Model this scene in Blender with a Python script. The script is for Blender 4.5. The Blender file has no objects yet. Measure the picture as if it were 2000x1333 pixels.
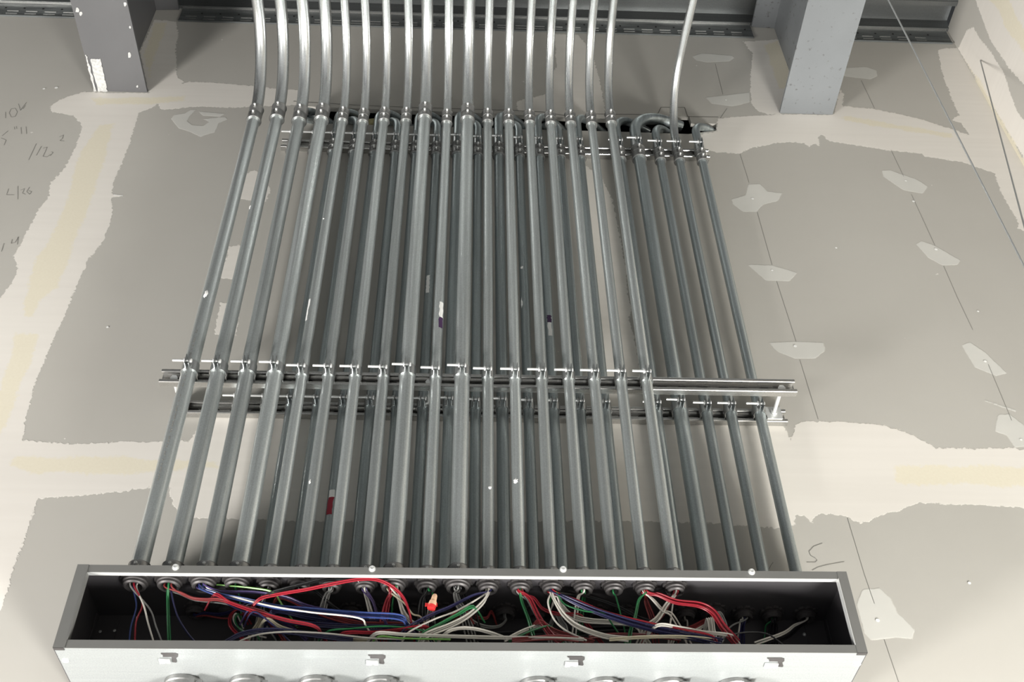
import bpy, math, random
import numpy as np
from mathutils import Vector, Matrix
random.seed(7)
sc = bpy.context.scene
col = sc.collection

# ------------------------------------------------------------------ camera
CAMLOC = Vector((-0.0108, -2.0797, 1.5))
Z0 = 2.5506                                   # height of the wireway's underside above the floor
YAW, PIT, ROL, FPX = 0.05788, 0.77787, -0.02278, 2173.8
fw = Vector((math.sin(YAW)*math.cos(PIT), math.cos(YAW)*math.cos(PIT), math.sin(PIT)))
r0 = Vector((math.cos(YAW), -math.sin(YAW), 0)); u0 = r0.cross(fw)
rt = r0*math.cos(ROL) + u0*math.sin(ROL); up = -r0*math.sin(ROL) + u0*math.cos(ROL)
cd = bpy.data.cameras.new('camera'); cam = bpy.data.objects.new('camera', cd); col.objects.link(cam)
cd.sensor_width = 36; cd.lens = FPX/2000*36; cd.clip_start = .05; cd.clip_end = 100
M = Matrix((rt, up, -fw)).transposed().to_4x4(); M.translation = CAMLOC
cam.matrix_world = M; sc.camera = cam

def P(x, y, pl, ax=1):
    """the point of the place that the photograph shows at (x, y), on the plane axis = pl"""
    d = fw + rt*((x-1000)/FPX) - up*((y-666.5)/FPX)
    return CAMLOC + d*((pl-CAMLOC[ax])/d[ax])

# ------------------------------------------------------------------ light
w = bpy.data.worlds.new('world'); sc.world = w; w.use_nodes = True
nt = w.node_tree; nt.nodes.clear()
def N(nt, t, **k):
    n = nt.nodes.new(t)
    for a, b in k.items():
        if a in ('operation','blend_type','data_type','interpolation_type','noise_dimensions','feature','attribute_name','attribute_type','mode'): setattr(n, a, b)
    return n
g = N(nt, 'ShaderNodeTexCoord'); sp = N(nt, 'ShaderNodeSeparateXYZ'); cr = N(nt, 'ShaderNodeValToRGB')
mr = N(nt, 'ShaderNodeMapRange'); mr.inputs[1].default_value = -1; mr.inputs[2].default_value = 1
bg = N(nt, 'ShaderNodeBackground'); wo = N(nt, 'ShaderNodeOutputWorld')
nt.links.new(g.outputs['Generated'], sp.inputs[0]); nt.links.new(sp.outputs['Z'], mr.inputs[0])
nt.links.new(mr.outputs[0], cr.inputs[0]); wn_ = N(nt, 'ShaderNodeTexNoise'); wn_.inputs['Scale'].default_value = 3.2; wn_.inputs['Detail'].default_value = 2; nt.links.new(g.outputs['Generated'], wn_.inputs['Vector'])
wr_ = N(nt, 'ShaderNodeMapRange'); wr_.inputs[1].default_value = .35; wr_.inputs[2].default_value = .65; wr_.inputs[3].default_value = .45; wr_.inputs[4].default_value = 1.55; nt.links.new(wn_.outputs['Fac'], wr_.inputs[0])
wv_ = N(nt, 'ShaderNodeVectorMath', operation='SCALE'); nt.links.new(cr.outputs[0], wv_.inputs[0]); nt.links.new(wr_.outputs[0], wv_.inputs['Scale'])
nt.links.new(wv_.outputs[0], bg.inputs[0]); nt.links.new(bg.outputs[0], wo.inputs[0])
e = cr.color_ramp.elements
e[0].position = 0; e[0].color = (1.5,1.5,1.47,1)
e[1].position = 1; e[1].color = (.10,.11,.115,1)
for p_, c_ in ((.36,(.80,.80,.79,1)), (.5,(.30,.305,.305,1)), (.62,(.27,.28,.285,1)), (.76,(.27,.28,.285,1)), (.88,(.15,.155,.16,1))):
    q = e.new(p_); q.color = c_
bg.inputs[1].default_value = .50

def area(name, loc, target, sx, sy, power, color):
    l = bpy.data.lights.new(name, 'AREA'); l.shape = 'RECTANGLE'; l.size = sx; l.size_y = sy; l.energy = power; l.color = color
    o = bpy.data.objects.new(name, l); col.objects.link(o); o.location = loc
    o.rotation_euler = (Vector(target)-Vector(loc)).to_track_quat('-Z', 'Y').to_euler()
    return o
area('window_light', (-3.1, -1.05, .3), (-.3, -.1, 2.8), 1.2, .9, 360, (1, .97, .93))
area('added_fill_light', (1.45, -.95, .2), (1.0, 0, 2.8), .8, .7, 215, (1, .985, .94))  # unseen lamp, added to brighten the lower right wall
sc.view_settings.view_transform = 'Standard'; sc.view_settings.look = 'None'
sc.view_settings.exposure = 0.0; sc.view_settings.gamma = 1; sc.view_settings.use_curve_mapping = False

# ------------------------------------------------------------------ materials
def base_mat(name):
    m = bpy.data.materials.new(name); m.use_nodes = True
    return m, m.node_tree, m.node_tree.nodes['Principled BSDF']
def srgb(r, g_, b): return tuple(((c/255+.055)/1.055)**2.4 if c > 10 else c/255/12.92 for c in (r, g_, b)) + (1,)
def plain(name, c, rough=.5, metal=0., noise=0., scale=40, bump=0.):
    m, nt, b = base_mat(name)
    b.inputs['Roughness'].default_value = rough; b.inputs['Metallic'].default_value = metal
    tc = N(nt, 'ShaderNodeTexCoord'); nz = N(nt, 'ShaderNodeTexNoise'); nz.inputs['Scale'].default_value = scale; nz.inputs['Detail'].default_value = 4
    nt.links.new(tc.outputs['Object'], nz.inputs['Vector'])
    mx = N(nt, 'ShaderNodeMix', data_type='RGBA'); nt.links.new(nz.outputs['Fac'], mx.inputs[0])
    mx.inputs[6].default_value = tuple(v*(1-noise) for v in c[:3])+(1,); mx.inputs[7].default_value = tuple(min(1, v*(1+noise)) for v in c[:3])+(1,)
    nt.links.new(mx.outputs[2], b.inputs['Base Color'])
    if bump:
        bp = N(nt, 'ShaderNodeBump'); bp.inputs['Strength'].default_value = bump; bp.inputs['Distance'].default_value = .001
        nt.links.new(nz.outputs['Fac'], bp.inputs['Height']); nt.links.new(bp.outputs[0], b.inputs['Normal'])
    return m
def galvanized(name, c, rough, streak=(70, 70, 1.2), var=.22, metal=.85, dark=None):
    """drawn galvanised steel: streaks along the tube, fine spangle, roughness changes with the streak"""
    m, nt, b = base_mat(name)
    tc = N(nt, 'ShaderNodeTexCoord'); mp = N(nt, 'ShaderNodeMapping'); mp.inputs['Scale'].default_value = streak
    oi = N(nt, 'ShaderNodeObjectInfo'); ad = N(nt, 'ShaderNodeVectorMath', operation='ADD')
    cb = N(nt, 'ShaderNodeCombineXYZ')
    ml = N(nt, 'ShaderNodeMath', operation='MULTIPLY'); ml.inputs[1].default_value = 50
    nt.links.new(oi.outputs['Random'], ml.inputs[0]); nt.links.new(ml.outputs[0], cb.inputs[0]); nt.links.new(ml.outputs[0], cb.inputs[2])
    nt.links.new(tc.outputs['Object'], mp.inputs[0]); nt.links.new(mp.outputs[0], ad.inputs[0]); nt.links.new(cb.outputs[0], ad.inputs[1])
    n1 = N(nt, 'ShaderNodeTexNoise'); n1.inputs['Scale'].default_value = 1; n1.inputs['Detail'].default_value = 5; n1.inputs['Roughness'].default_value = .6
    nt.links.new(ad.outputs[0], n1.inputs['Vector'])
    n2 = N(nt, 'ShaderNodeTexNoise'); n2.inputs['Scale'].default_value = 330; n2.inputs['Detail'].default_value = 2
    nt.links.new(tc.outputs['Object'], n2.inputs['Vector'])
    a = N(nt, 'ShaderNodeMapRange'); a.inputs[1].default_value = .3; a.inputs[2].default_value = .7; a.inputs[3].default_value = 1-var; a.inputs[4].default_value = 1+var
    nt.links.new(n1.outputs['Fac'], a.inputs[0])
    a2 = N(nt, 'ShaderNodeMapRange'); a2.inputs[1].default_value = .3; a2.inputs[2].default_value = .7; a2.inputs[3].default_value = .91; a2.inputs[4].default_value = 1.09
    nt.links.new(n2.outputs['Fac'], a2.inputs[0])
    a3 = N(nt, 'ShaderNodeMapRange'); a3.inputs[3].default_value = .88; a3.inputs[4].default_value = 1.14
    nt.links.new(oi.outputs['Random'], a3.inputs[0])
    m1 = N(nt, 'ShaderNodeMath', operation='MULTIPLY'); m2 = N(nt, 'ShaderNodeMath', operation='MULTIPLY')
    nt.links.new(a.outputs[0], m1.inputs[0]); nt.links.new(a2.outputs[0], m1.inputs[1]); nt.links.new(m1.outputs[0], m2.inputs[0]); nt.links.new(a3.outputs[0], m2.inputs[1])
    vm = N(nt, 'ShaderNodeVectorMath', operation='SCALE'); vm.inputs[0].default_value = c[:3]; nt.links.new(m2.outputs[0], vm.inputs['Scale'])
    nt.links.new(vm.outputs[0], b.inputs['Base Color'])
    rr = N(nt, 'ShaderNodeMapRange'); rr.inputs[1].default_value = .3; rr.inputs[2].default_value = .7; rr.inputs[3].default_value = rough+.1; rr.inputs[4].default_value = rough-.08
    nt.links.new(n1.outputs['Fac'], rr.inputs[0]); nt.links.new(rr.outputs[0], b.inputs['Roughness'])
    b.inputs['Metallic'].default_value = metal
    return m
TUBE = galvanized('galvanised_tube', (.56,.595,.595), .33, var=.34)
ELBOW = galvanized('galvanised_elbow', (.66,.68,.68), .30, streak=(60, 6, 6), var=.14, metal=.95)
TUBE_SHADE = galvanized('galvanised_tube_shaded', (.42,.465,.475), .34, var=.3)  # tube steel darkened, painting in the shade behind the front row
FITTING = plain('die_cast_fitting', (.27,.27,.265,1), .38, .8, .15, 200)
FITDARK = plain('dark_zinc_fitting', (.075,.07,.07,1), .5, .5, .2, 120)
STRAP = plain('zinc_strap', (.50,.51,.51,1), .28, .95, .1, 90)
ZINC = plain('bright_zinc', (.80,.81,.80,1), .25, .55, .08, 90)
STRUT = galvanized('strut_steel', (.50,.495,.48), .26, streak=(1.2, 60, 60), var=.12, metal=.95)
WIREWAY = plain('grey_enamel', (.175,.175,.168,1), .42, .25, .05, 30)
WIREWAY_SHADE = plain('grey_enamel_shaded', (.055,.052,.056,1), .5, .15, .05, 30)  # same grey paint as the lips, darkened to paint in the interior shade
WWGALV = galvanized('bare_wireway_steel', (.30,.315,.315), .5, streak=(1.0, 40, 40), var=.05, metal=.35)
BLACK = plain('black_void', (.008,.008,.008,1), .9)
DECK = galvanized('deck_steel', (.15,.157,.157), .36, streak=(1, 30, 30), var=.18, metal=.8)
TRACK = galvanized('track_steel', (.14,.15,.15), .55, streak=(6, 30, 60), var=.25, metal=.7)
PAPER = plain('white_sticker', (.80,.80,.78,1), .5, 0, .1, 300)
INK = plain('label_ink', (.05,.02,.07,1), .5)
REDINK = plain('red_label_ink', (.28,.012,.03,1), .5)
PLASTER = plain('plaster_smear', (.86,.86,.84,1), .8, 0, .06, 200, .5)
SKIM = plain('rough_skim', (.40,.40,.39,1), .85, 0, .55, 120, .8)
PENCIL = plain('pencil_line', (.17,.165,.15,1), .8)
def wire_mat(n, c, rough=.33): return plain('wire_'+n, c, rough, 0, .04, 60)
WM = {'white': wire_mat('white', (.66,.63,.57,1)), 'red': wire_mat('red', (.25,.010,.02,1)), 'green': wire_mat('green', (.018,.15,.05,1)),
      'blue': wire_mat('blue', (.03,.055,.19,1)), 'navy': wire_mat('navy', (.018,.018,.065,1)), 'purple': wire_mat('purple', (.06,.04,.13,1)),
      'black': wire_mat('black', (.012,.012,.013,1)), 'grey': wire_mat('grey', (.27,.27,.26,1)), 'light_green': wire_mat('light_green', (.22,.48,.12,1)),
      'cream': wire_mat('cream', (.66,.60,.44,1)), 'brown': wire_mat('brown', (.20,.03,.03,1))}

def beam_mat(name, c, spots):
    m, nt, b = base_mat(name)
    tc = N(nt, 'ShaderNodeTexCoord')
    n1 = N(nt, 'ShaderNodeTexNoise'); n1.inputs['Scale'].default_value = 3; n1.inputs['Detail'].default_value = 6
    n2 = N(nt, 'ShaderNodeTexNoise'); n2.inputs['Scale'].default_value = 60; n2.inputs['Detail'].default_value = 3
    n3 = N(nt, 'ShaderNodeTexNoise'); n3.inputs['Scale'].default_value = 22; n3.inputs['Detail'].default_value = 5
    for n in (n1, n2, n3): nt.links.new(tc.outputs['Object'], n.inputs['Vector'])
    r1 = N(nt, 'ShaderNodeMapRange'); r1.inputs[1].default_value = .3; r1.inputs[2].default_value = .7; r1.inputs[3].default_value = .9; r1.inputs[4].default_value = 1.1
    nt.links.new(n1.outputs['Fac'], r1.inputs[0])
    vm = N(nt, 'ShaderNodeVectorMath', operation='SCALE'); vm.inputs[0].default_value = c[:3]; nt.links.new(r1.outputs[0], vm.inputs['Scale'])
    s = N(nt, 'ShaderNodeMapRange'); s.inputs[1].default_value = .63; s.inputs[2].default_value = .78; nt.links.new(n2.outputs['Fac'], s.inputs[0])
    mx = N(nt, 'ShaderNodeMix', data_type='RGBA'); mm = N(nt, 'ShaderNodeMath', operation='MULTIPLY'); mm.inputs[1].default_value = spots
    nt.links.new(s.outputs[0], mm.inputs[0]); nt.links.new(mm.outputs[0], mx.inputs[0]); nt.links.new(vm.outputs[0], mx.inputs[6]); mx.inputs[7].default_value = (.05,.042,.038,1)
    s2 = N(nt, 'ShaderNodeMapRange'); s2.inputs[1].default_value = .73; s2.inputs[2].default_value = .76; nt.links.new(n3.outputs['Fac'], s2.inputs[0])
    mx2 = N(nt, 'ShaderNodeMix', data_type='RGBA'); m3 = N(nt, 'ShaderNodeMath', operation='MULTIPLY'); m3.inputs[1].default_value = 1-spots
    nt.links.new(s2.outputs[0], m3.inputs[0]); nt.links.new(m3.outputs[0], mx2.inputs[0]); nt.links.new(mx.outputs[2], mx2.inputs[6]); mx2.inputs[7].default_value = (.4,.4,.39,1)
    nt.links.new(mx2.outputs[2], b.inputs['Base Color']); b.inputs['Roughness'].default_value = .5; b.inputs['Metallic'].default_value = 0.1
    return m
BEAM_L = beam_mat('grey_primer', (.088,.088,.091), .15)
BEAM_R = beam_mat('light_grey_primer', (.165,.175,.182), .9)

def wall_mat(name):
    """gypsum board; joint compound, tape and thin patches from three distance fields stored on the mesh"""
    m, nt, b = base_mat(name)
    at = N(nt, 'ShaderNodeAttribute', attribute_name='compound'); se = N(nt, 'ShaderNodeSeparateColor'); nt.links.new(at.outputs['Color'], se.inputs[0])
    tc = N(nt, 'ShaderNodeTexCoord')
    def noise(scale, det, mapping=None):
        n = N(nt, 'ShaderNodeTexNoise'); n.inputs['Scale'].default_value = scale; n.inputs['Detail'].default_value = det
        if mapping:
            mp = N(nt, 'ShaderNodeMapping'); mp.inputs['Scale'].default_value = mapping
            nt.links.new(tc.outputs['Object'], mp.inputs[0]); nt.links.new(mp.outputs[0], n.inputs['Vector'])
        else: nt.links.new(tc.outputs['Object'], n.inputs['Vector'])
        return n
    nf = noise(95, 6); nm = noise(14, 5); nb = noise(2.2, 4); ns = noise(1, 5, (1.6, 1, 46)); nsp = noise(150, 3)
    def edge(chan, amp, lo, hi, amp2=.0):
        # field value 0.5 = the outline, 0.1 per 10 mm
        s = N(nt, 'ShaderNodeMath', operation='MULTIPLY_ADD'); s.inputs[1].default_value = amp
        sub = N(nt, 'ShaderNodeMath', operation='SUBTRACT'); sub.inputs[1].default_value = .5
        nt.links.new(nf.outputs['Fac'], sub.inputs[0]); nt.links.new(sub.outputs[0], s.inputs[0]); nt.links.new(se.outputs[chan], s.inputs[2])
        s2 = N(nt, 'ShaderNodeMath', operation='MULTIPLY_ADD'); s2.inputs[1].default_value = amp2
        sub2 = N(nt, 'ShaderNodeMath', operation='SUBTRACT'); sub2.inputs[1].default_value = .5
        nt.links.new(nm.outputs['Fac'], sub2.inputs[0]); nt.links.new(sub2.outputs[0], s2.inputs[0]); nt.links.new(s.outputs[0], s2.inputs[2])
        r = N(nt, 'ShaderNodeMapRange', interpolation_type='SMOOTHSTEP'); r.inputs[1].default_value = lo; r.inputs[2].default_value = hi
        nt.links.new(s2.outputs[0], r.inputs[0]); return r
    eM = edge(0, .20, .49, .52, .12); eT = edge(1, .25, .45, .56, .3); eP = edge(2, .05, .49, .53, .05)
    def mixc(fac, A, B, f=None):
        mx = N(nt, 'ShaderNodeMix', data_type='RGBA')
        if f is not None:
            mu = N(nt, 'ShaderNodeMath', operation='MULTIPLY'); mu.inputs[1].default_value = f
            nt.links.new(fac, mu.inputs[0]); fac = mu.outputs[0]
        nt.links.new(fac, mx.inputs[0])
        for i, v in ((6, A), (7, B)):
            if isinstance(v, tuple): mx.inputs[i].default_value = v
            else: nt.links.new(v, mx.inputs[i])
        return mx.outputs[2]
    board = mixc(nb.outputs['Fac'], (.415,.395,.36,1), (.49,.475,.435,1))
    board = mixc(ns.outputs['Fac'], board, (.46,.45,.42,1), .25)
    compound = mixc(ns.outputs['Fac'], (.69,.66,.605,1), (.785,.755,.70,1))
    compound = mixc(nb.outputs['Fac'], compound, (.68,.64,.60,1), .5)
    tape = mixc(nsp.outputs['Fac'], (.68,.62,.47,1), (.76,.71,.56,1))
    patch = mixc(nm.outputs['Fac'], (.56,.555,.52,1), (.62,.61,.57,1))
    c = mixc(eP.outputs[0], board, patch); c = mixc(eM.outputs[0], c, compound); c = mixc(eT.outputs[0], c, tape, .75)
    # small white splashes
    sp_ = noise(38, 2); r = N(nt, 'ShaderNodeMapRange'); r.inputs[1].default_value = .765; r.inputs[2].default_value = .78; nt.links.new(sp_.outputs['Fac'], r.inputs[0])
    c = mixc(r.outputs[0], c, (.72,.70,.66,1), .7)
    nt.links.new(c, b.inputs['Base Color']); b.inputs['Roughness'].default_value = .85
    ad = N(nt, 'ShaderNodeMath', operation='ADD'); nt.links.new(eM.outputs[0], ad.inputs[0]); nt.links.new(eP.outputs[0], ad.inputs[1])
    ad2 = N(nt, 'ShaderNodeMath', operation='MULTIPLY_ADD'); ad2.inputs[1].default_value = .25; nt.links.new(ns.outputs['Fac'], ad2.inputs[0]); nt.links.new(ad.outputs[0], ad2.inputs[2])
    bp = N(nt, 'ShaderNodeBump'); bp.inputs['Strength'].default_value = .35; bp.inputs['Distance'].default_value = .0012
    nt.links.new(ad2.outputs[0], bp.inputs['Height']); nt.links.new(bp.outputs[0], b.inputs['Normal'])
    return m
WALL = wall_mat('gypsum_board')

# ------------------------------------------------------------------ mesh tools
class MB:
    def __init__(s): s.v = []; s.f = []; s.m = []; s.s = []
    def face(s, idx, m=0, smooth=False): s.f.append(tuple(idx)); s.m.append(m); s.s.append(smooth)
    def box(s, a, b, m=0):
        x0, x1 = sorted((a[0], b[0])); y0, y1 = sorted((a[1], b[1])); z0, z1 = sorted((a[2], b[2])); n = len(s.v)
        s.v += [(x, y, z) for z in (z0, z1) for y in (y0, y1) for x in (x0, x1)]
        for f in ((0,2,3,1), (4,5,7,6), (0,1,5,4), (2,6,7,3), (0,4,6,2), (1,3,7,5)): s.face([n+i for i in f], m)
        return s
    def prism(s, pts, ex, m=0, smooth=False):
        """closed outline pts (3-D) pushed along the vector ex"""
        n = len(s.v); k = len(pts); ex = Vector(ex)
        s.v += [tuple(p) for p in pts] + [tuple(Vector(p)+ex) for p in pts]
        s.face([n+i for i in range(k)][::-1], m); s.face([n+k+i for i in range(k)], m)
        for i in range(k): s.face((n+i, n+(i+1) % k, n+k+(i+1) % k, n+k+i), m, smooth)
        return s
    def tube(s, pts, r, n=16, m=0, caps=True):
        pts = [Vector(p) for p in pts]; k = len(pts); rs = r if hasattr(r, '__len__') else [r]*k
        t = []
        for i in range(k):
            d = pts[min(i+1, k-1)]-pts[max(i-1, 0)]
            t.append(d.normalized() if d.length > 1e-9 else (t[-1] if t else Vector((0,0,1))))
        a = t[0].orthogonal().normalized(); st = len(s.v)
        for i in range(k):
            if i: a = (a - t[i]*a.dot(t[i])).normalized()
            b = t[i].cross(a)
            for j in range(n):
                w_ = 2*math.pi*j/n; s.v.append(tuple(pts[i] + (a*math.cos(w_)+b*math.sin(w_))*rs[i]))
        for i in range(k-1):
            for j in range(n):
                q = st+i*n; s.face((q+j, q+(j+1) % n, q+n+(j+1) % n, q+n+j), m, True)
        if caps:
            s.face([st+j for j in range(n)][::-1], m); s.face([st+(k-1)*n+j for j in range(n)], m)
        return s
    def lathe(s, prof, c, axis='z', n=24, m=0, closed=False, jag=None):
        """profile of (radius, height) turned round an axis through c"""
        st = len(s.v); k = len(prof)
        for i, (r, h) in enumerate(prof):
            for j in range(n):
                w_ = 2*math.pi*j/n; rr = r*(jag(j) if jag and r > jag.r0 else 1) if jag else r
                x, y = rr*math.cos(w_), rr*math.sin(w_)
                p = {'z': (x, y, h), 'x': (h, x, y), 'y': (x, h, y)}[axis]
                s.v.append((c[0]+p[0], c[1]+p[1], c[2]+p[2]))
        for i in range(k if closed else k-1):
            q = st+i*n; q2 = st+((i+1) % k)*n
            for j in range(n): s.face((q+j, q+(j+1) % n, q2+(j+1) % n, q2+j), m, False if jag else True)
        if not closed:
            s.face([st+j for j in range(n)][::-1], m); s.face([st+(k-1)*n+j for j in range(n)], m)
        return s
    def build(s, name, mats, parent=None, org=(0, 0, 0), bevel=0):
        me = bpy.data.meshes.new(name); o_ = Vector(org)
        me.from_pydata([tuple(Vector(v)-o_) for v in s.v], [], s.f)
        for m_ in (mats if isinstance(mats, (list, tuple)) else [mats]): me.materials.append(m_)
        me.polygons.foreach_set('material_index', s.m); me.polygons.foreach_set('use_smooth', s.s)
        import bmesh
        bm = bmesh.new(); bm.from_mesh(me); bmesh.ops.recalc_face_normals(bm, faces=bm.faces)
        if bevel: 
            ed = [e_ for e_ in bm.edges if e_.is_manifold and e_.calc_face_angle(0) > .6]
            bmesh.ops.bevel(bm, geom=ed, offset=bevel, segments=2, affect='EDGES', profile=.6)
        for e_ in bm.edges:
            if e_.is_manifold and e_.calc_face_angle(0) > .75: e_.smooth = False
        bm.to_mesh(me); bm.free()
        o = bpy.data.objects.new(name, me); col.objects.link(o)
        if parent: o.parent = parent
        else: o.location = o_
        return o
def empty(name, loc):
    o = bpy.data.objects.new(name, None); o.empty_display_size = .03; o.location = loc; col.objects.link(o); return o
def tag(o, label, cat, group=None):
    o['label'] = label; o['category'] = cat
    if group: o['group'] = group
    return o
def struct(o): o['kind'] = 'structure'; return o
ORD = 'first second third fourth fifth sixth seventh eighth ninth tenth eleventh twelfth thirteenth fourteenth fifteenth sixteenth seventeenth eighteenth nineteenth twentieth'.split()
def spline(pts, k=6):
    P_ = [Vector(p) for p in pts]
    if len(P_) < 3: return [P_[0].lerp(P_[1], i/k) for i in range(k+1)]
    out = []
    for i in range(len(P_)-1):
        p0 = P_[max(i-1, 0)]; p1 = P_[i]; p2 = P_[i+1]; p3 = P_[min(i+2, len(P_)-1)]
        if i == 0: p0 = p1*2-p2
        if i == len(P_)-2: p3 = p2*2-p1
        for j in range(k):
            t = j/k; out.append(.5*((2*p1)+(p2-p0)*t+(2*p0-5*p1+4*p2-p3)*t*t+(-p0+3*p1-3*p2+p3)*t**3))
    out.append(P_[-1]); return out

# ------------------------------------------------------------------ the wall with its opening, compound and pencil marks
ZT = P(1000, 61, 0).z                 # where the track meets the board
XR = P(1870, 95, 0).x                 # the inside corner on the right
SLOT = [(577,207),(700,212),(900,219),(1100,229),(1290,236),(1318,236),(1318,226),(1346,227),(1350,240),(1399,242),(1399,255),(1345,262),(1200,257),(1000,252),(800,246),(577,240)]
def wpts(poly, pl=0., ax=1): 
    r = [P(x, y, pl, ax) for x, y in poly]; return np.array([(p.x, p.z) if ax == 1 else (p.y, p.z) for p in r])
def sdist(X, Z, poly):
    """signed distance, positive inside"""
    d = np.full(X.shape, 1e9); ins = np.zeros(X.shape, bool); n = len(poly)
    for i in range(n):
        a = poly[i]; b = poly[(i+1) % n]; e_ = b-a; L = e_@e_+1e-12
        t = np.clip(((X-a[0])*e_[0]+(Z-a[1])*e_[1])/L, 0, 1)
        d = np.minimum(d, np.hypot(X-a[0]-t*e_[0], Z-a[1]-t*e_[1]))
        c = (a[1] > Z) != (b[1] > Z)
        with np.errstate(divide='ignore', invalid='ignore'): xi = (b[0]-a[0])*(Z-a[1])/(b[1]-a[1]+1e-15)+a[0]
        ins ^= c & (X < xi)
    return np.where(ins, d, -d)
MUD = [
 # vertical joint on the left, the seam under the beam, and the seam across below the middle strut
 [(99,206),(124,191),(150,183),(161,179),(200,181),(289,181),(330,170),(371,159),(415,161),(490,167),(560,175),(596,176),(600,204),(540,207),(465,210),(381,209),(336,213),(315,215),(308,200),(301,209),(273,220),(264,245),(245,305),(224,350),(219,379),(238,380),(237,384),(219,386),(219,427),(204,469),(172,510),(150,559),(131,607),(112,650),(104,666),(66,757),(55,803),(43,861),(165,867),(242,862),(308,863),(372,860),(395,826),(430,812),(470,812),(900,818),(1300,822),(1530,828),(1545,860),(1553,828),(1566,824),(1600,823),(1671,825),(1722,830),(1766,843),(1816,867),(1830,876),(1982,875),(2000,880),(2090,885),
  (2090,1000),(2000,992),(1890,987),(1799,983),(1769,992),(1755,1000),(1730,1003),(1708,1012),(1695,1021),(1674,1022),(1654,1010),(1640,1006),(1613,1005),(1600,1005),(1593,1010),(1586,1022),(1577,1012),(1566,1007),(1555,1007),(1549,1014),(1552,1025),(1539,1034),(1480,1030),(1400,1024),(1200,1018),(900,1020),(560,1018),(430,1013),(380,1012),(360,1010),(335,985),(332,950),(297,952),(240,962),(165,968),(88,974),(72,974),(55,1040),(27,1111),(5,1183),(-60,1300),(-300,1300),(-300,700),(-60,690),(0,581),(22,555),(34,525),(26,499),(49,461),(75,409),(95,386),(99,356),(129,326),(141,300),(154,270),(161,251),(158,240),(143,227),(120,222),(99,218)],
 [(273,101),(301,38),(343,42),(348,63),(343,100),(346,150),(360,160),(340,175),(290,181)],
 [(1082,66),(1130,68),(1155,100),(1170,150),(1182,215),(1182,232),(1060,228),(1010,215),(1008,198),(1040,190),(1075,182),(1075,150),(1087,130)],
 [(1095,305),(1146,325),(1175,346),(1196,391),(1212,466),(1224,532),(1226,570),(1234,607),(1228,624),(1243,673),(1262,800),(1262,830),(1110,830),(1100,500)],
 [(471,342),(498,332),(520,352),(530,372),(520,395),(468,390)],
 [(447,482),(470,478),(482,500),(475,545),(428,545)], [(430,590),(470,592),(462,655),(418,655)],
 [(1401,232),(1460,226),(1522,223),(1627,224),(1650,206),(1674,210),(1705,212),(1789,230),(1857,251),(1893,263),(1877,240),(1860,236),(1863,228),(1874,226),(1860,196),(1839,140),(1836,120),(1830,98),(1845,94),(1875,92),(2120,520),(2060,530),(2000,452),(1988,446),(1986,432),(1978,416),(1955,376),(1941,338),(1910,328),(1877,316),(1840,311),(1806,306),(1800,300),(1769,298),(1732,294),(1680,285),(1620,276),(1605,264),(1598,266),(1603,287),(1590,281),(1580,287),(1570,280),(1556,279),(1519,279),(1468,289),(1445,300),(1400,298),(1370,288),(1363,264),(1400,256)],
 [(1452,81),(1462,96),(1470,104),(1468,126),(1465,153),(1465,180),(1467,202),(1481,218),(1501,223),(1524,223),(1535,180),(1544,139),(1535,105),(1522,77)],
 [(1627,226),(1641,175),(1648,182),(1646,205),(1652,215)],
]
TAPE = [
 [(192,243),(224,241),(210,290),(195,340),(180,385),(170,410),(140,480),(128,530),(112,562),(78,585),(62,620),(48,618),(48,590),(55,560),(75,500),(98,465),(108,440),(130,390),(140,360),(150,310)],
 [(30,652),(72,655),(62,700),(34,760),(12,830),(-30,900),(-40,800),(0,760)],
 [(180,192),(300,190),(360,188),(360,196),(300,202),(190,205)],
 [(30,893),(250,893),(320,900),(420,900),(430,915),(250,925),(60,925),(20,905)],
 [(1748,910),(2080,912),(2080,952),(1750,945)],
 [(1490,88),(1520,80),(1542,135),(1538,172),(1520,175),(1508,130)],
 [(280,110),(302,45),(325,45),(300,120),(292,150)],
 [(1640,228),(1660,227),(1860,262),(1858,270),(1650,236)],
]
PATCH = [
 [(1351,110),(1370,104),(1430,108),(1435,113),(1425,120),(1380,122),(1360,118)], [(1377,190),(1395,188),(1465,180),(1465,200),(1430,208),(1390,203)],
 [(1640,133),(1690,130),(1712,137),(1714,148),(1700,155),(1670,152),(1645,148)],
 [(1428,389),(1455,381),(1461,360),(1485,359),(1499,374),(1529,377),(1519,393),(1492,399),(1478,414),(1451,414),(1431,399)],
 [(1722,333),(1738,332),(1789,349),(1812,364),(1803,379),(1765,372),(1725,345)],
 [(1789,477),(1799,470),(1826,480),(1877,509),(1870,518),(1840,519),(1813,504)],
 [(1458,516),(1508,518),(1559,533),(1542,550),(1495,548)], [(1500,669),(1553,667),(1608,669),(1612,684),(1593,701),(1553,701),(1519,688)],
 [(1877,674),(1894,668),(1924,688),(1968,730),(1945,735),(1904,718)], [(1948,809),(1972,808),(2000,830),(2030,870),(1982,875),(1965,850),(1943,843)],
 [(1924,781),(1985,801),(1984,806),(1922,784)], [(1684,1151),(1718,1148),(1739,1168),(1753,1197),(1767,1209),(1787,1232),(1782,1249),(1750,1246),(1701,1252),(1687,1237),(1672,1180)],
 [(334,232),(340,224),(362,221),(372,214),(384,214),(372,226),(366,236),(376,244),(396,246),(408,238),(395,232),(440,228),(446,233),(428,240),(420,259),(404,263),(392,268),(372,258),(349,251)],
 [(386,217),(440,222),(430,228),(396,226)],
]
DOTS = [(1470,389),(1769,354),(1828,488),(1508,529),(1553,677),(1924,707),(1994,860),(1714,1213),(1418,196),(1784,394),(1633,485),(210,640),(86,174),(110,172),(1910,609),(1893,1140)]
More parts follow.
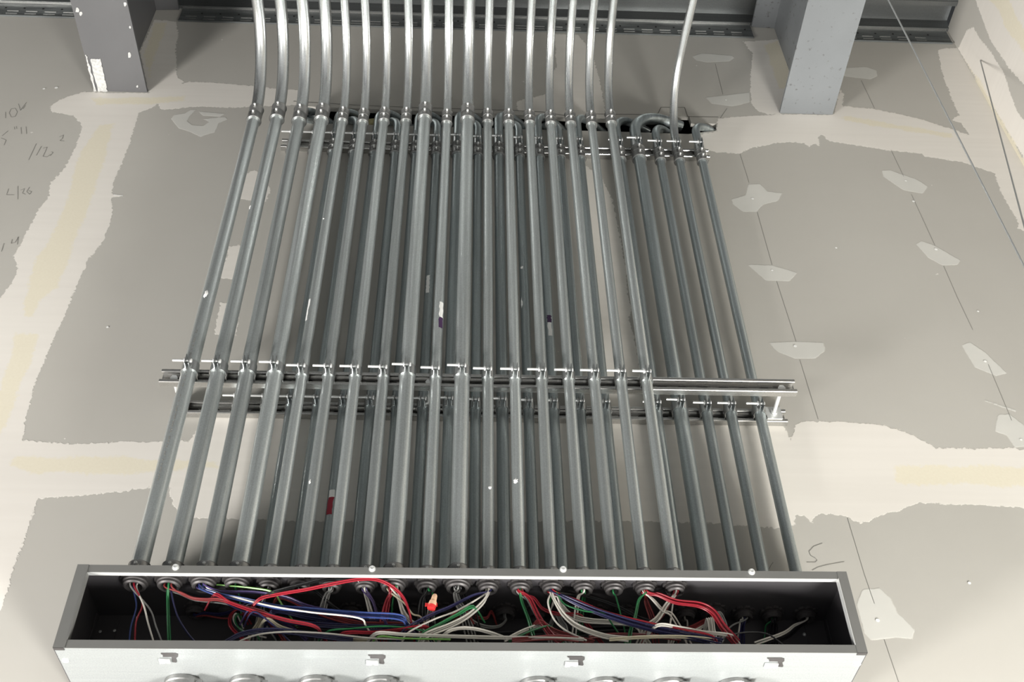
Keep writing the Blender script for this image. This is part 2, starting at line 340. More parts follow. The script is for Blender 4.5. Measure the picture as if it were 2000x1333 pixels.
def fields(X, Z, polys, pl=0., ax=1, gain=10.):
    v = np.full(X.shape, -1e9)
    for p in polys:
        w_ = wpts(p, pl, ax); mn = w_.min(0)-.06; mx = w_.max(0)+.06
        k = (X > mn[0]) & (X < mx[0]) & (Z > mn[1]) & (Z < mx[1])
        if k.any(): v[k] = np.maximum(v[k], sdist(X[k], Z[k], w_))
    return np.clip(.5+v*gain, 0, 1)
def strip(mb, pts, wd, off, m, ax=1):
    """thin ribbon along a drawn line on the wall"""
    for a, b in zip(pts[:-1], pts[1:]):
        d = (b-a); 
        if d.length < 1e-6: continue
        nrm = Vector((0,-1,0)) if ax == 1 else Vector((-1,0,0))
        s_ = d.cross(nrm).normalized()*wd/2; o_ = nrm*off; n = len(mb.v)
        mb.v += [tuple(a+s_+o_), tuple(b+s_+o_), tuple(b-s_+o_), tuple(a-s_+o_)]; mb.face((n, n+1, n+2, n+3), m)
def grid_wall(name, u0_, u1_, z0_, z1_, step, toworld, hole, mud, tape, patch, pl, ax, extra):
    nu = int((u1_-u0_)/step)+1; nz = int((z1_-z0_)/step)+1
    U, Zg = np.meshgrid(np.linspace(u0_, u1_, nu), np.linspace(z0_, z1_, nz))
    Uf, Zf = U.ravel(), Zg.ravel()
    if hole is not None:                      # pull the nearest vertices onto the cut edge, drop the cells inside
        hp = wpts(hole, 0.); 
        sd = sdist(Uf, Zf, hp)
        near = np.abs(sd) < step*.72
        for i in np.nonzero(near)[0]:
            best = None
            for j in range(len(hp)):
                a = hp[j]; b = hp[(j+1) % len(hp)]; e_ = b-a; t = np.clip(((Uf[i]-a[0])*e_[0]+(Zf[i]-a[1])*e_[1])/(e_@e_), 0, 1)
                q = a+t*e_; d = np.hypot(*(q-(Uf[i], Zf[i])))
                if best is None or d < best[0]: best = (d, q)
            Uf[i], Zf[i] = best[1]
        cu = sdist
    V = toworld(Uf, Zf)
    me = bpy.data.meshes.new(name)
    I = np.arange(nu*nz).reshape(nz, nu)
    F = np.stack([I[:-1,:-1].ravel(), I[:-1,1:].ravel(), I[1:,1:].ravel(), I[1:,:-1].ravel()], 1)
    if hole is not None:
        cx = Uf[F].mean(1); cz = Zf[F].mean(1); F = F[sdist(cx, cz, hp) < 0]
    nb_ = len(V)
    ev = np.array(extra.v, float).reshape(-1, 3)
    allv = np.concatenate([V, ev]) if len(ev) else V
    me.from_pydata(allv.tolist(), [], F.tolist()+[tuple(i+nb_ for i in f) for f in extra.f])
    me.materials.append(WALL); me.materials.append(PENCIL); me.materials.append(BLACK); me.materials.append(PLASTER)
    mi = np.concatenate([np.zeros(len(F), int), np.array(extra.m, int)]); me.polygons.foreach_set('material_index', mi)
    at = me.attributes.new('compound', 'FLOAT_COLOR', 'POINT')
    c = np.zeros((len(allv), 4), np.float32); c[:, 3] = 1
    c[:nb_, 0] = fields(Uf, Zf, mud, pl, ax); c[:nb_, 1] = fields(Uf, Zf, tape, pl, ax); c[:nb_, 2] = fields(Uf, Zf, patch, pl, ax)
    at.data.foreach_set('color', c.ravel())
    o = bpy.data.objects.new(name, me); col.objects.link(o); struct(o); return o

ex = MB()
def px_line(pts, wd=.0016, m=1, pl=0., ax=1, off=.0006): strip(ex, [P(x, y, pl, ax) for x, y in pts], wd, off, m, ax)
for l in ([(1397,125),(1412,185)],[(1445,300),(1463,357)],[(1479,415),(1508,518)],[(1517,550),(1555,668)],[(1562,703),(1598,820)],[(1655,1012),(1688,1122),(1708,1180)],[(1727,1250),(1755,1333),(1762,1360)],
          [(1682,157),(1708,212)],[(1740,293),(1765,345)],[(1780,380),(1826,480)],[(1843,520),(1870,582),(1900,645)],[(1930,712),(1976,822)]): px_line(l, .0010)
for l in ([(1606,1062),(1589,1068),(1580,1078),(1583,1086),(1592,1091),(1596,1095),(1592,1099),(1575,1099)],[(1586,1115),(1597,1109),(1615,1104),(1649,1098)],[(1501,1115),(1505,1106),(1510,1099)],[(1407,231),(1420,212)],
          [(11,219),(11,231)],[(22,213),(30,212),(34,219),(30,228),(22,229),(18,221),(22,213)],[(36,203),(40,216),(52,200)],[(45,213),(50,206)],
          [(4,266),(16,256)],[(2,270),(12,274),(8,284)],[(28,248),(29,253)],[(32,247),(33,252)],[(41,249),(42,262)],[(51,248),(52,262)],
          [(71,281),(56,313)],[(81,286),(71,304)],[(84,290),(92,288),(88,298),(84,306),(92,307),(99,302)],[(100,297),(104,298),(98,305)],
          [(116,268),(124,264),(122,271),(117,275),(126,276)],[(17,369),(13,381),(28,381)],[(35,364),(35,390)],[(40,372),(48,369),(44,378),(50,380)],[(58,366),(52,375),(58,380),(62,375),(56,373)],
          [(8,476),(3,492)],[(24,468),(22,476),(30,474),(36,463),(34,478)]): px_line(l, .0012)
top_cut = [(573,198),(600,200),(640,202),(700,206),(800,210),(900,213),(1000,216),(1060,219),(1122,229),(1158,223),(1263,224),(1285,222),(1291,210),(1337,210),(1343,228),(1403,229)]
px_line(top_cut, .0030)
px_line([(240,383),(222,381)], .003, 3)
for x, y in DOTS:
    c_ = P(x, y, 0); k_ = len(ex.v); R_ = random.uniform(.003, .006)
    ex.v += [(c_.x+R_*math.cos(a*math.pi/5), -.0012, c_.z+R_*math.sin(a*math.pi/5)) for a in range(10)]; ex.face([k_+a for a in range(10)], 3)
# the returns of the opening (board thickness) and a void behind it
hw = [P(x, y, 0) for x, y in SLOT]; k_ = len(ex.v)
ex.v += [tuple(p) for p in hw] + [(p.x, .016, p.z) for p in hw]
for i in range(len(hw)): ex.face((k_+i, k_+(i+1) % len(hw), k_+len(hw)+(i+1) % len(hw), k_+len(hw)+i), 0)
xa = min(p.x for p in hw)-.05; xb = max(p.x for p in hw)+.05; za = min(p.z for p in hw)-.06; zb = max(p.z for p in hw)+.06
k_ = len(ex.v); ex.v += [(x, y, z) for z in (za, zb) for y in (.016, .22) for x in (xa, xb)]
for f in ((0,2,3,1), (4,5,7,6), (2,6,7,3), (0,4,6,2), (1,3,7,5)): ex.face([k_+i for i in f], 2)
# plain board to the sides and down to the floor
k_ = len(ex.v); zb_ = Z0-.16
ex.v += [(-6,0,0),(XR,0,0),(XR,0,zb_),(-6,0,zb_),(-1.95,0,zb_),(-1.95,0,ZT+.09),(-6,0,ZT+.09)]
ex.face((k_, k_+1, k_+2, k_+3), 0); ex.face((k_+3, k_+4, k_+5, k_+6), 0)
grid_wall('wall_back', -1.95, XR, Z0-.16, ZT+.09, .005, lambda u, z: np.stack([u, np.zeros_like(u), z], 1), SLOT, MUD, TAPE, PATCH, 0., 1, ex)

ex = MB()
RM = [[(1871,95),(1888,60),(1900,52),(1912,72),(1935,100),(1960,140),(1975,185),(1985,215),(2000,235),(2150,560)],[(1906,0),(1915,30),(1935,80),(1968,130),(2000,166),(2300,400),(2300,-400),(1950,-100)]]
RT = [[(1925,-10),(1962,-10),(1985,30),(2010,72),(2010,115),(1985,85),(1960,50),(1950,20)],[(1878,110),(1890,125),(1920,190),(1960,270),(2010,370),(2010,330),(1960,240),(1915,160)]]
k_ = len(ex.v); ex.v += [(XR,0,0),(XR,-5,0),(XR,-5,ZT-1),(XR,0,ZT-1),(XR,-2,ZT-1),(XR,-2,ZT+.10),(XR,-5,ZT+.10)]
ex.face((k_, k_+1, k_+2, k_+3), 0); ex.face((k_+2, k_+4, k_+5, k_+6), 0)
grid_wall('wall_right', -2.0, 0, ZT-1, ZT+.10, .006, lambda u, z: np.stack([np.full_like(u, XR), u, z], 1), None, RM, RT, [], XR, 0, ex)

# ------------------------------------------------------------------ roof deck, track, beams
ZD = ZT+.092                           # underside of the deck's low flutes
pr = []; y = 0.; 
low, wb, hi_ = .045, .018, .070
prof = [(0.02, ZD)]
y = -.012; prof += [(y, ZD)]
while y > -5:
    prof += [(y-wb*.6, ZD+.038), (y-wb*.6-hi_, ZD+.038), (y-wb*1.2-hi_, ZD)]
    y2 = y-wb*1.2-hi_
    prof += [(y2-low*.35, ZD), (y2-low*.42, ZD+.004), (y2-low*.58, ZD+.004), (y2-low*.65, ZD), (y2-low, ZD)]; y = y2-low
mb = MB(); k = len(prof)
mb.v = [(-6, a, b) for a, b in prof]+[(XR+.0, a, b) for a, b in prof]
for i in range(k-1): mb.face((i, i+1, k+i+1, k+i))
d = mb.build('ceiling', DECK); struct(d)
md = d.modifiers.new('thick', 'SOLIDIFY'); md.thickness = .0015

mb = MB()                              # slotted deflection track on the head of the wall
z0 = ZT; z1 = ZD
for (a, b) in ((-6, -1.247), (-1.06, 1.02), (1.21, XR-.01)):
    mb.box((a, -.004, z0), (b, -.0005, z1), 0)
    x = a+.02 if a > -5 else -2.0
    while x < b-.07:
        mb.box((x, -.0052, z0+.012), (x+.040, -.0041, z0+.016), 1); mb.box((x, -.0052, z0+.030), (x+.040, -.0041, z0+.034), 1)
        mb.box((x+.052, -.0050, z0+.05), (x+.058, -.0041, z0+.056), 2)
        x += .066
    mb.box((a, -.010, z1-.005), (b, -.004, z1-.001), 1); mb.box((a, -.0065, z0-.002), (b, -.001, z0+.003), 0)  # top lip in brighter steel, a painted highlight line
struct(mb.build('trim_1', [TRACK, STRUT, BLACK]))

def beam(side, xl, xr, zb, mat, label, zt=None):
    b = empty('steel_beam', ((xl+xr)/2, 0, zb)); org = b.location.copy(); tag(b, label, 'beam')
    xc = (xl+xr)/2; wd = (xr-xl); tf = .011; zt = ZD-.001
    pts = [(xl, zb), (xr, zb), (xr, zb+tf), (xc+.006, zb+tf+.006), (xc+.006, zt-tf-.006), (xr, zt-tf), (xr, zt), (xl, zt), (xl, zt-tf), (xc-.006, zt-tf-.006), (xc-.006, zb+tf+.006), (xl, zb+tf)]
    def seg(a, b_): return [(p[0], 0.0, p[1]) for p in a]
    for nm, pl in (('bottom_flange', [0,1,2,3,10,11]), ('web', [3,4,9,10]), ('top_flange', [4,5,6,7,8,9])):
        m_ = MB(); m_.prism([(pts[i][0], -.0008, pts[i][1]) for i in pl], (0, -4.6, 0)); m_.build(nm, mat, b, org)
    return b, org
bL, oL = beam('l', P(183,179,0).x, P(288,180,0).x, P(236,179.5,0).z, BEAM_L, 'grey steel beam above the left wall joint with a rough white strip at its end')
bR, oR = beam('r', P(1523,222,0).x, P(1625,222,0).x, P(1574,223,0).z, BEAM_R, 'pale speckled steel beam meeting the wall right of the conduits')
def ragged(poly, plf, n_sub, amp, seed):
    rnd = random.Random(seed); out = []
    for i in range(len(poly)):
        a, b = poly[i], poly[(i+1) % len(poly)]
        for j in range(n_sub):
            t = j/n_sub; out.append((a[0]+(b[0]-a[0])*t+rnd.uniform(-amp, amp), a[1]+(b[1]-a[1])*t+rnd.uniform(-amp, amp)))
    return [plf(*q) for q in out]
zbL = oL.z
mb = MB()
for i, poly in enumerate(([(176,115),(196,115),(203,145),(210,178),(192,178),(183,145)], [(167,106),(171,112),(189,178),(184,178),(173,135)])):
    mb.prism(ragged(poly, lambda x, y: P(x, y, zbL-.0003, 2), 7, 1.2, i), (0, 0, -.0022))
mb.build('plaster_strip', SKIM, bL, oL)
mb = MB()
for i, (x, y, r_) in enumerate(((151,20,5),(158,27,4),(244,8,4),(254,53,2.4),(253,108,5),(268,169,2.5))):
    mb.prism([P(x+r_*math.cos(a)*random.uniform(.5,1), y+r_*1.4*math.sin(a)*random.uniform(.5,1), zbL-.0003, 2) for a in np.linspace(0, 2*math.pi, 9)[:-1]], (0, 0, -.0008))
mb.build('plaster_spatter', SKIM, bL, oL)

# ------------------------------------------------------------------ strut channels
def strut(x0, x1, zc, yback, label, depth=.0206, H=.0206):
    t = .0026; lip = .0065; op = .0112; b = empty('strut_channel', (x0, yback, zc)); org = b.location.copy(); tag(b, label, 'strut channel')
    yb = yback; yf = yback-depth
    half = [(yb, 0), (yb, H-.002), (yb-.002, H), (yf+.0028, H), (yf+.0009, H-.0008), (yf, H-.0028), (yf, op+.0026), (yf+.0009, op+.0008), (yf+.0028, op), (yf+lip, op), (yf+lip, op+t), (yf+t+.0006, op+t+.0004), (yf+t, op+t+.001), (yf+t, H-t-.001), (yf+t+.001, H-t), (yb-t, H-t), (yb-t, 0)]
    outl = half + [(y_, -z_) for y_, z_ in half[::-1]][1:-1]
    m_ = MB(); m_.prism([(x0, y_, zc+z_) for y_, z_ in outl], (x1-x0, 0, 0)); m_.build('channel', STRUT, b, org)
    m_ = MB(); x = x0+.03                     # slots through the back of the channel
    while x < x1-.04:
        m_.prism([(x+.014+math.cos(a)*.007+(.007 if math.cos(a) > 0 else -.007), yb-t-.0002, zc+.0062*math.sin(a)) for a in np.linspace(0, 2*math.pi, 15)[:-1]], (0, -.0004, 0)); x += .05
    m_.build('back_slots', BLACK, b, org)['kind'] = 'stuff'
    return b
YS = -.0206; YF = YS-.1
Zm = Z0+.7495; Zt = Z0+1.833; Zb = Z0+.7405
strut(P(313,733,YF).x, P(1555,755,YF).x, Zm, YF+.0206, 'long front strut channel across the middle, carrying the front row of conduits')
strut(P(338,800,YS).x, P(1537,815,YS).x, Zb, 0-.0002, 'rear strut channel bolted to the wall just behind the front strut')
strut(P(549,280,YS).x, P(1384,296,YS).x, Zt, 0-.0002, 'upper strut channel on the wall below the dark opening')
# threaded rods that carry the front strut off the rear one
def rod(x, zc, label):
    b = empty('threaded_rod', (x, -.004, zc)); o_ = b.location.copy(); tag(b, label, 'threaded rod')
    m_ = MB(); rr = []; pp = []
    for i in range(90):
        yy = -.003-.112*i/89; pp.append((x, yy, zc)); rr.append(.0047+(.0005 if i % 2 else 0))
    m_.tube(pp, rr, 10); m_.build('rod', ZINC, b, o_)
    m_ = MB(); m_.box((x-.019, -.0240, zc-.019), (x+.019, -.0210, zc+.019)); m_.build('square_washer', ZINC, b, o_)
    m_ = MB(); m_.lathe([(.0092, -.0315), (.0092, -.0241)], (x, 0, zc), 'y', 6); m_.build('nut', ZINC, b, o_)
    m_ = MB(); m_.lathe([(.0092, -.1165), (.0092, -.1085)], (x, 0, zc), 'y', 6); m_.build('nut', ZINC, b, o_)
for x, l in ((P(1521,790,-.07).x, 'threaded rod with square washer at the right end of the paired struts'), (P(343,775,-.07).x, 'threaded rod at the left end of the paired struts'), (P(838,783,-.07).x, 'threaded rod behind the tenth front conduit between the paired struts')):
    rod(x, (Zm+Zb)/2, l)

# ------------------------------------------------------------------ wireway
W2 = .762; HT = .1795; YD = -.187; T = .0016; yb = -.0012
wz = Z0
ww = empty('wireway', (0, yb, wz)); WO = ww.location.copy()
tag(ww, 'long open grey metal wireway full of coloured wires below the conduits', 'wireway')
m_ = MB(); m_.box((-W2, yb-T, wz), (W2, yb, wz+HT)).build('back_panel', WIREWAY_SHADE, ww, WO)
m_ = MB(); m_.box((-W2+T, YD+.0004, wz+HT-T), (W2-T, yb-T, wz+HT)).build('top_panel', [WIREWAY_SHADE], ww, WO)
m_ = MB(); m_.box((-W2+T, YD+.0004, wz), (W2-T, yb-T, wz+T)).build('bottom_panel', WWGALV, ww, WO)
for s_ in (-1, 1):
    m_ = MB(); m_.box((s_*W2, YD+.0004, wz), (s_*(W2-T), yb-T, wz+HT)).build('end_cap', WIREWAY_SHADE, ww, WO)
m_ = MB(); L = .0175
m_.box((-W2+.020, YD-.0012, wz+HT-.0165), (W2-.018, YD, wz+HT+.0002)); m_.box((-W2+.020, YD, wz+HT-.0170), (W2-.018, YD+.010, wz+HT-.0152), 1)  # fold in bright zinc paints in the light along its edge
m_.build('top_flange', [WIREWAY, ZINC], ww, WO)
m_ = MB(); m_.box((-W2+.020, YD-.0012, wz-.0004), (W2-.018, YD, wz+.0165)); m_.box((-W2+.020, YD, wz+.0152), (W2-.018, YD+.010, wz+.0165)); m_.build('bottom_flange', WIREWAY, ww, WO)
for s_, ww_ in ((-1, .0215), (1, .0195)):
    m_ = MB(); m_.box((s_*W2, YD-.0022, wz-.0004), (s_*(W2-ww_), YD-.0012, wz+HT+.0002)); m_.box((s_*(W2-ww_), YD-.0026, wz+.017), (s_*(W2-ww_-.0012), YD+.012, wz+HT-.0165), 1 if s_ > 0 else 0)  # only the right fold is bright, painting in the light it catches
    m_.build('end_flange', [WIREWAY, ZINC], ww, WO)
m_ = MB()
for s_ in (-1, 1):
    m_.box((s_*W2*.999, YD-.0022, wz-.0014), (s_*(W2-.020), YD+.006, wz-.0004))
m_.build('corner_tab', FITDARK, ww, WO)
for x, y in ((343,1108.5),(727,1111.5),(1100,1112.5),(1468,1117.5)):
    c_ = P(x, y, YD-.002); m_ = MB()
    m_.lathe([(.0072, -.0012), (.0072, -.0022), (.0052, -.0026), (.0052, -.0062), (.004, -.0070), (.0015, -.0066)], (c_.x, YD, c_.z), 'y', 12); m_.build('cover_screw', ZINC, ww, WO)
for x, y in ((128,1291),(1675,1298)):
    c_ = P(x, y, wz, 2); m_ = MB(); m_.lathe([(.0045, -.0025), (.0065, -.0016), (.0070, 0)], (c_.x, c_.y, wz), 'z', 12); m_.build('end_screw', ZINC, ww, WO)
for x, y in ((224,1233),(1571,1240),(196,1235)):
    c_ = P(x, y, yb-T); m_ = MB(); m_.lathe([(.004, 0), (.003, -.002), (.001, -.0026)], (c_.x, yb-T, c_.z), 'y', 10); m_.build('rivet', ZINC, ww, WO)
for s_ in (-1, 1):
    m_ = MB(); m_.box((s_*(W2-.045), yb-T, wz+.002), (s_*(W2-T), yb-T-.0016, wz+HT-.01)); m_.box((s_*(W2-T), yb-T, wz+.002), (s_*(W2-2*T), yb-T-.02, wz+HT-.01)); m_.build('end_bracket', WIREWAY_SHADE, ww, WO)
for x in (322, 727, 1116, 1506):                  # L-shaped slots with a bent clip in each
    def q(dx, dy, z_=wz-.0003): return P(x+dx, 1283+(x-322)*.0075+dy, z_, 2)
    sl = [(-8,-7),(20,-7),(26,-5),(26,0),(22,3),(24,10),(22,12),(14,11),(13,1),(-4,1),(-4,-3),(-8,-5)]
    m_ = MB(); m_.prism([q(a, b) for a, b in sl], (0, 0, -.0003)); m_.build('keyhole_slot', FITDARK, ww, WO)
    m_ = MB(); c0 = q(-12, 3); c1 = q(12, 9)
    m_.box((c0.x, c0.y, wz-.0008), (c1.x, c1.y-.0, wz-.0045)); m_.box((c0.x, c1.y, wz-.0045), (c0.x+.010, c1.y+.004, wz-.0012)); m_.box((c1.x-.008, c1.y, wz-.0045), (c1.x, c1.y+.003, wz-.0012))
    m_.build('cover_clip', ZINC, ww, WO, bevel=.0008)

# ------------------------------------------------------------------ fittings
def fitting_inside(x, y, r, parent, org, nm='bushing', below=True):
    """locknut with teeth and insulating bushing under the wireway's top panel"""
    z = wz+HT-T
    m_ = MB(); n = 32
    st = len(m_.v)
    ro = lambda j: r+.0125 if (j % 4) < 3 else r+.0085
    for zz in (z-.0001, z-.0048):
        for rr in (lambda j: r+.001, ro):
            m_.v += [(x+rr(j)*math.cos(2*math.pi*j/n), y+rr(j)*math.sin(2*math.pi*j/n), zz) for j in range(n)]
    for j in range(n):
        k = (j+1) % n; m_.face((j, k, n+k, n+j)); m_.face((2*n+j, 3*n+j, 3*n+k, 2*n+k)); m_.face((n+j, n+k, 3*n+k, 3*n+j)); m_.face((j, 2*n+j, 2*n+k, k))
    m_.build('locknut', FITDARK, parent, org)
    m_ = MB(); m_.lathe([(r-.003, z-.005), (r+.006, z-.005), (r+.0075, z-.0075), (r+.0075, z-.0105), (r+.005, z-.012), (r+.005, z-.0165), (r+.002, z-.019), (r-.002, z-.018), (r-.003, z-.014)], (x, y, 0), 'z', 28, closed=True)
    m_.build('bushing', FITDARK, parent, org)
def screw(x, y, z, parent, org, l=.007, r=.0034):
    m_ = MB(); m_.lathe([(r*.9, 0), (r, -.0008), (r, -l+.001), (r*.8, -l), (r*.3, -l), (r*.25, -l+.0015)], (x, y, z), 'y', 10); return m_.build('set_screw', ZINC, parent, org)
def coupling(x, y, z, r, parent, org, l=.062, name='coupling', ang=0.):
    """set-screw coupling: sleeve with a rolled bead at both ends and two screws"""
    R = r+.0034
    prof = [(r+.0004, 0), (R+.0004, 0), (R+.0018, .0016), (R+.0018, .0036), (R, .0055), (R, l*.46), (R-.0012, l*.48), (R-.0012, l*.52), (R, l*.54), (R, l-.0045), (R+.0014, l-.003), (R+.0012, l-.001), (r+.0004, l)]
    m_ = MB(); m_.lathe(prof, (x, y, z-l/2), 'z', 26, closed=True)
    for dz in (-l*.27, l*.27):
        m_.lathe([(.0062, 0), (.0062, -.0035), (.005, -.0045)], (x+math.sin(ang)*R*.98, y-R*math.cos(ang)*.97, z+dz), 'y', 12)
    c = m_.build(name, FITTING, parent, org)
    for dz in (-l*.27, l*.27): screw(x+math.sin(ang)*R, y-R*math.cos(ang)-.0035, z+dz, c, org)
    return c
def connector(x, y, r, parent, org):
    z = wz+HT; m_ = MB(); R = r+.0036
    m_.lathe([(r+.0004, .0003), (R+.0045, .0003), (R+.0045, .004), (R+.001, .0058), (R, .0075), (R, .027), (R+.0012, .0285), (R+.0008, .030), (r+.0004, .030)], (x, y, z), 'z', 26, closed=True)
    m_.lathe([(.006, 0), (.006, -.003), (.005, -.004)], (x, y-R*.97, z+.018), 'y', 12)
    c = m_.build('box_connector', FITTING, parent, org); screw(x, y-R-.0030, z+.018, c, org)
def sticker(x, y, r, z0_, z1_, a0, a1, parent, org, mats, split=None, seed=0, name='paper_label'):
    """torn paper label wrapped on the tube; the angle is measured from the side facing the room"""
    rnd = random.Random(seed); m_ = MB(); nz_, na = 10, 6
    st = len(m_.v)
    for i in range(nz_+1):
        z = z0_+(z1_-z0_)*i/nz_; j0 = rnd.uniform(-.12, .12) if 0 < i < nz_ else 0
        for j in range(na+1):
            a = a0+(a1-a0)*j/na+j0; R = r+.0005; m_.v.append((x+R*math.sin(a), y-R*math.cos(a), z))
    for i in range(nz_):
        for j in range(na):
            mm = 0
            if split and (i/nz_ < split): mm = 1
            k = st+i*(na+1)+j; m_.face((k, k+1, k+na+2, k+na+1), mm)
    return m_.build(name, mats, parent, org)
def clamp(x, y, r, zc, yface, label, group, flip=1, matl=ZINC):
    """two-piece strut clamp: straps from the channel round the tube to two ears and a long bolt"""
    b = empty('pipe_clamp', (x, yface, zc)); o_ = b.location.copy(); tag(b, label, 'pipe clamp', group)
    wz_ = .0145; t = .0018; ri = r+.0006
    for s_ in (-1, 1):
        pts = []
        pts.append((x+s_*(r*.55+.004), yface+.006)); pts.append((x+s_*(r*.62+.004), yface+.0005))
        for a in np.linspace(math.radians(60), math.radians(167), 12):
            pts.append((x+s_*ri*math.sin(a), y+ri*math.cos(a)))
        ye = y-ri-.001
        pts += [(x+s_*.0036, ye-.002), (x+s_*.0036, ye-.018)]
        outer = []
        n = len(pts)
        for i in range(n):
            a = Vector(pts[max(i-1, 0)]); c = Vector(pts[min(i+1, n-1)]); d = (c-a).normalized(); nn = Vector((-d.y, d.x))
            if s_ > 0: nn = -nn
            # outward side
            p_ = Vector(pts[i]); outer.append(p_+nn*t)
            if i == n//2 and (outer[-1]-Vector((x, y))).length < (p_-Vector((x, y))).length: nn = -nn
        # choose the side that lies away from the tube
        mid = n//2
        if (outer[mid]-Vector((x, y))).length < (Vector(pts[mid])-Vector((x, y))).length: outer = [Vector(p_)*2-o2 for p_, o2 in zip(pts, outer)]
        m_ = MB(); st = 0
        for z in (-wz_, wz_):
            for p_ in pts: m_.v.append((p_[0], p_[1], zc+z))
            for p_ in outer: m_.v.append((p_[0], p_[1], zc+z))
        N_ = 2*n
        for i in range(n-1):
            m_.face((i, i+1, N_+i+1, N_+i), 0, True); m_.face((n+i, N_+n+i, N_+n+i+1, n+i+1), 0, True)
            m_.face((i, n+i, n+i+1, i+1)); m_.face((N_+i, N_+i+1, N_+n+i+1, N_+n+i))
        m_.face((0, N_, N_+n, n)); m_.face((n-1, n+n-1, N_+n+n-1, N_+n-1))
        # rounded top of the ear
        m_.build('clamp_strap', STRAP, b, o_)
    ye = y-ri-.010
    m_ = MB(); m_.tube([(x-.036, ye, zc+.002), (x+.0065, ye, zc+.002)], .0031, 10)
    m_.lathe([(.0045, .0052), (.0055, .0056), (.0055, .0078), (.004, .0092)], (x, ye, zc+.002), 'x', 12); m_.build('bolt', matl, b, o_)
    m_ = MB(); m_.lathe([(.0064, -.0098), (.0064, -.0054)], (x, ye, zc+.002), 'x', 6); m_.build('nut', matl, b, o_)
    return b

# ------------------------------------------------------------------ conduits of the front row
FX = [366,423,480,535.5,588.6,640.5,693,748.5,795,851,902.5,953,1006,1058.5,1111,1161,1213,1262.5]
BIG = {0,1,2,3,8,10}
CY = [222,219,224,222,226,229,227,228,221,232,224,231,232,233,235,235,237,235]
FLABEL = {0: 'thick leftmost conduit of the front row with black print and chipped paint', 1: 'thick second conduit of the front row with a white plaster blob on its bend',
 2: 'thick third conduit of the front row, clear of plaster, left of the smeared one', 3: 'thick fourth front conduit, elbow smeared with white plaster above its coupling',
 4: 'thin fifth front conduit with a torn white label above the middle strut', 5: 'thin sixth front conduit with a small white plaster fleck low down',
 6: 'thin seventh front conduit beside the red and white torn label', 8: 'thick ninth front conduit between two thin ones, left of centre', 10: 'widest central conduit, eleventh of the front row',
 9: 'thin tenth front conduit with a white and purple paper label', 11: 'thin twelfth front conduit with white scuff low down, right of the widest one', 12: 'thin thirteenth front conduit with plaster crumbs near its lower part',
 13: 'thin fourteenth front conduit beside the purple topped label', 17: 'rightmost conduit of the front row, last of eighteen'}
FRONT = []
for i, px in enumerate(FX):
    r = .0178 if i in BIG else .0129
    y = YF-.0028-r; x = P(px, 742, y).x
    zt_ = P(px, CY[i], y).z; z0_ = wz+HT
    lab = FLABEL.get(i, 'thin %s conduit from the left in the front row, bending out overhead' % ORD[i])
    b = empty('conduit', (x, y, z0_)); o_ = b.location.copy(); tag(b, lab, 'conduit', 'front row of conduits')
    m_ = MB(); m_.tube([(x, y, z0_+.002), (x, y, z0_+.6), (x, y, zt_)], r, 28); lt = m_.build('tube', TUBE, b, o_)
    R = .23 if i in BIG else .215
    arc = [(x, y, zt_+.0006), (x, y, zt_+.02)] + [(x, y-R+R*math.cos(a), zt_+.02+R*math.sin(a)) for a in np.linspace(.06, math.pi/2, 14)]
    arc += [(x, y-R-d_, zt_+.02+R) for d_ in (.1, .4, .9, 1.6, 2.6)]
    m_ = MB(); m_.tube(arc, r, 28); el = m_.build('elbow', ELBOW, b, o_)
    coupling(x, y, zt_, r, b, o_, l=.066 if i in BIG else .058)
    connector(x, y, r, b, o_); fitting_inside(x, y, r, b, o_)
    clamp(x, y, r, Zm, YF, 'bright two piece clamp holding the %s front conduit to the front strut' % ORD[i], 'clamps on the front strut')
    FRONT.append((x, y, r, b, o_, zt_))
def on_tube(i, px, py, w_=.0, rows=FRONT):
    x, y, r, b, o_, _ = rows[i]; p_ = P(px, py, y-r*.9)
    a = math.asin(max(-.9, min(.9, (p_.x-x)/r))); return p_.z, a
def blob(i, px, py, rx, rz, mat, seed, name='plaster_smear', rows=FRONT):
    x, y, r, b, o_, _ = rows[i]; z, a = on_tube(i, px, py, rows=rows); rnd = random.Random(seed); m_ = MB(); n = 14
    ring = []
    for j in range(n):
        w_ = 2*math.pi*j/n; k_ = rnd.uniform(.55, 1.1); aa = a+rx*k_*math.cos(w_)/r; ring.append((aa, z+rz*k_*math.sin(w_)))
    m_.v.append((x+(r+.0022)*math.sin(a), y-(r+.0022)*math.cos(a), z))
    for aa, zz in ring:
        m_.v.append((x+(r+.0014)*math.sin((aa+a)/2), y-(r+.0014)*math.cos((aa+a)/2), (zz+z)/2))
    for aa, zz in ring: m_.v.append((x+(r+.0002)*math.sin(aa), y-(r+.0002)*math.cos(aa), zz))
    for j in range(n):
        k = (j+1) % n; m_.face((0, 1+j, 1+k), 0, True); m_.face((1+j, 1+n+j, 1+n+k, 1+k), 0, True)
    m_.build(name, mat, b, o_)
blob(1, 553, 161, .007, .009, PLASTER, 3); blob(3, 640, 172, .008, .011, PLASTER, 4); blob(3, 636, 183, .013, .017, PLASTER, 9)
blob(0, 402, 576, .006, .014, PLASTER, 5); blob(1, 488, 402, .003, .012, PLASTER, 6); blob(5, 605, 941, .003, .009, PLASTER, 7); blob(12, 1007, 940, .006, .009, PLASTER, 8)
blob(11, 957, 953, .004, .006, PLASTER, 12); blob(4, 632, 427, .0025, .003, PLASTER, 13); blob(7, 785, 130, .005, .011, PLASTER, 14)
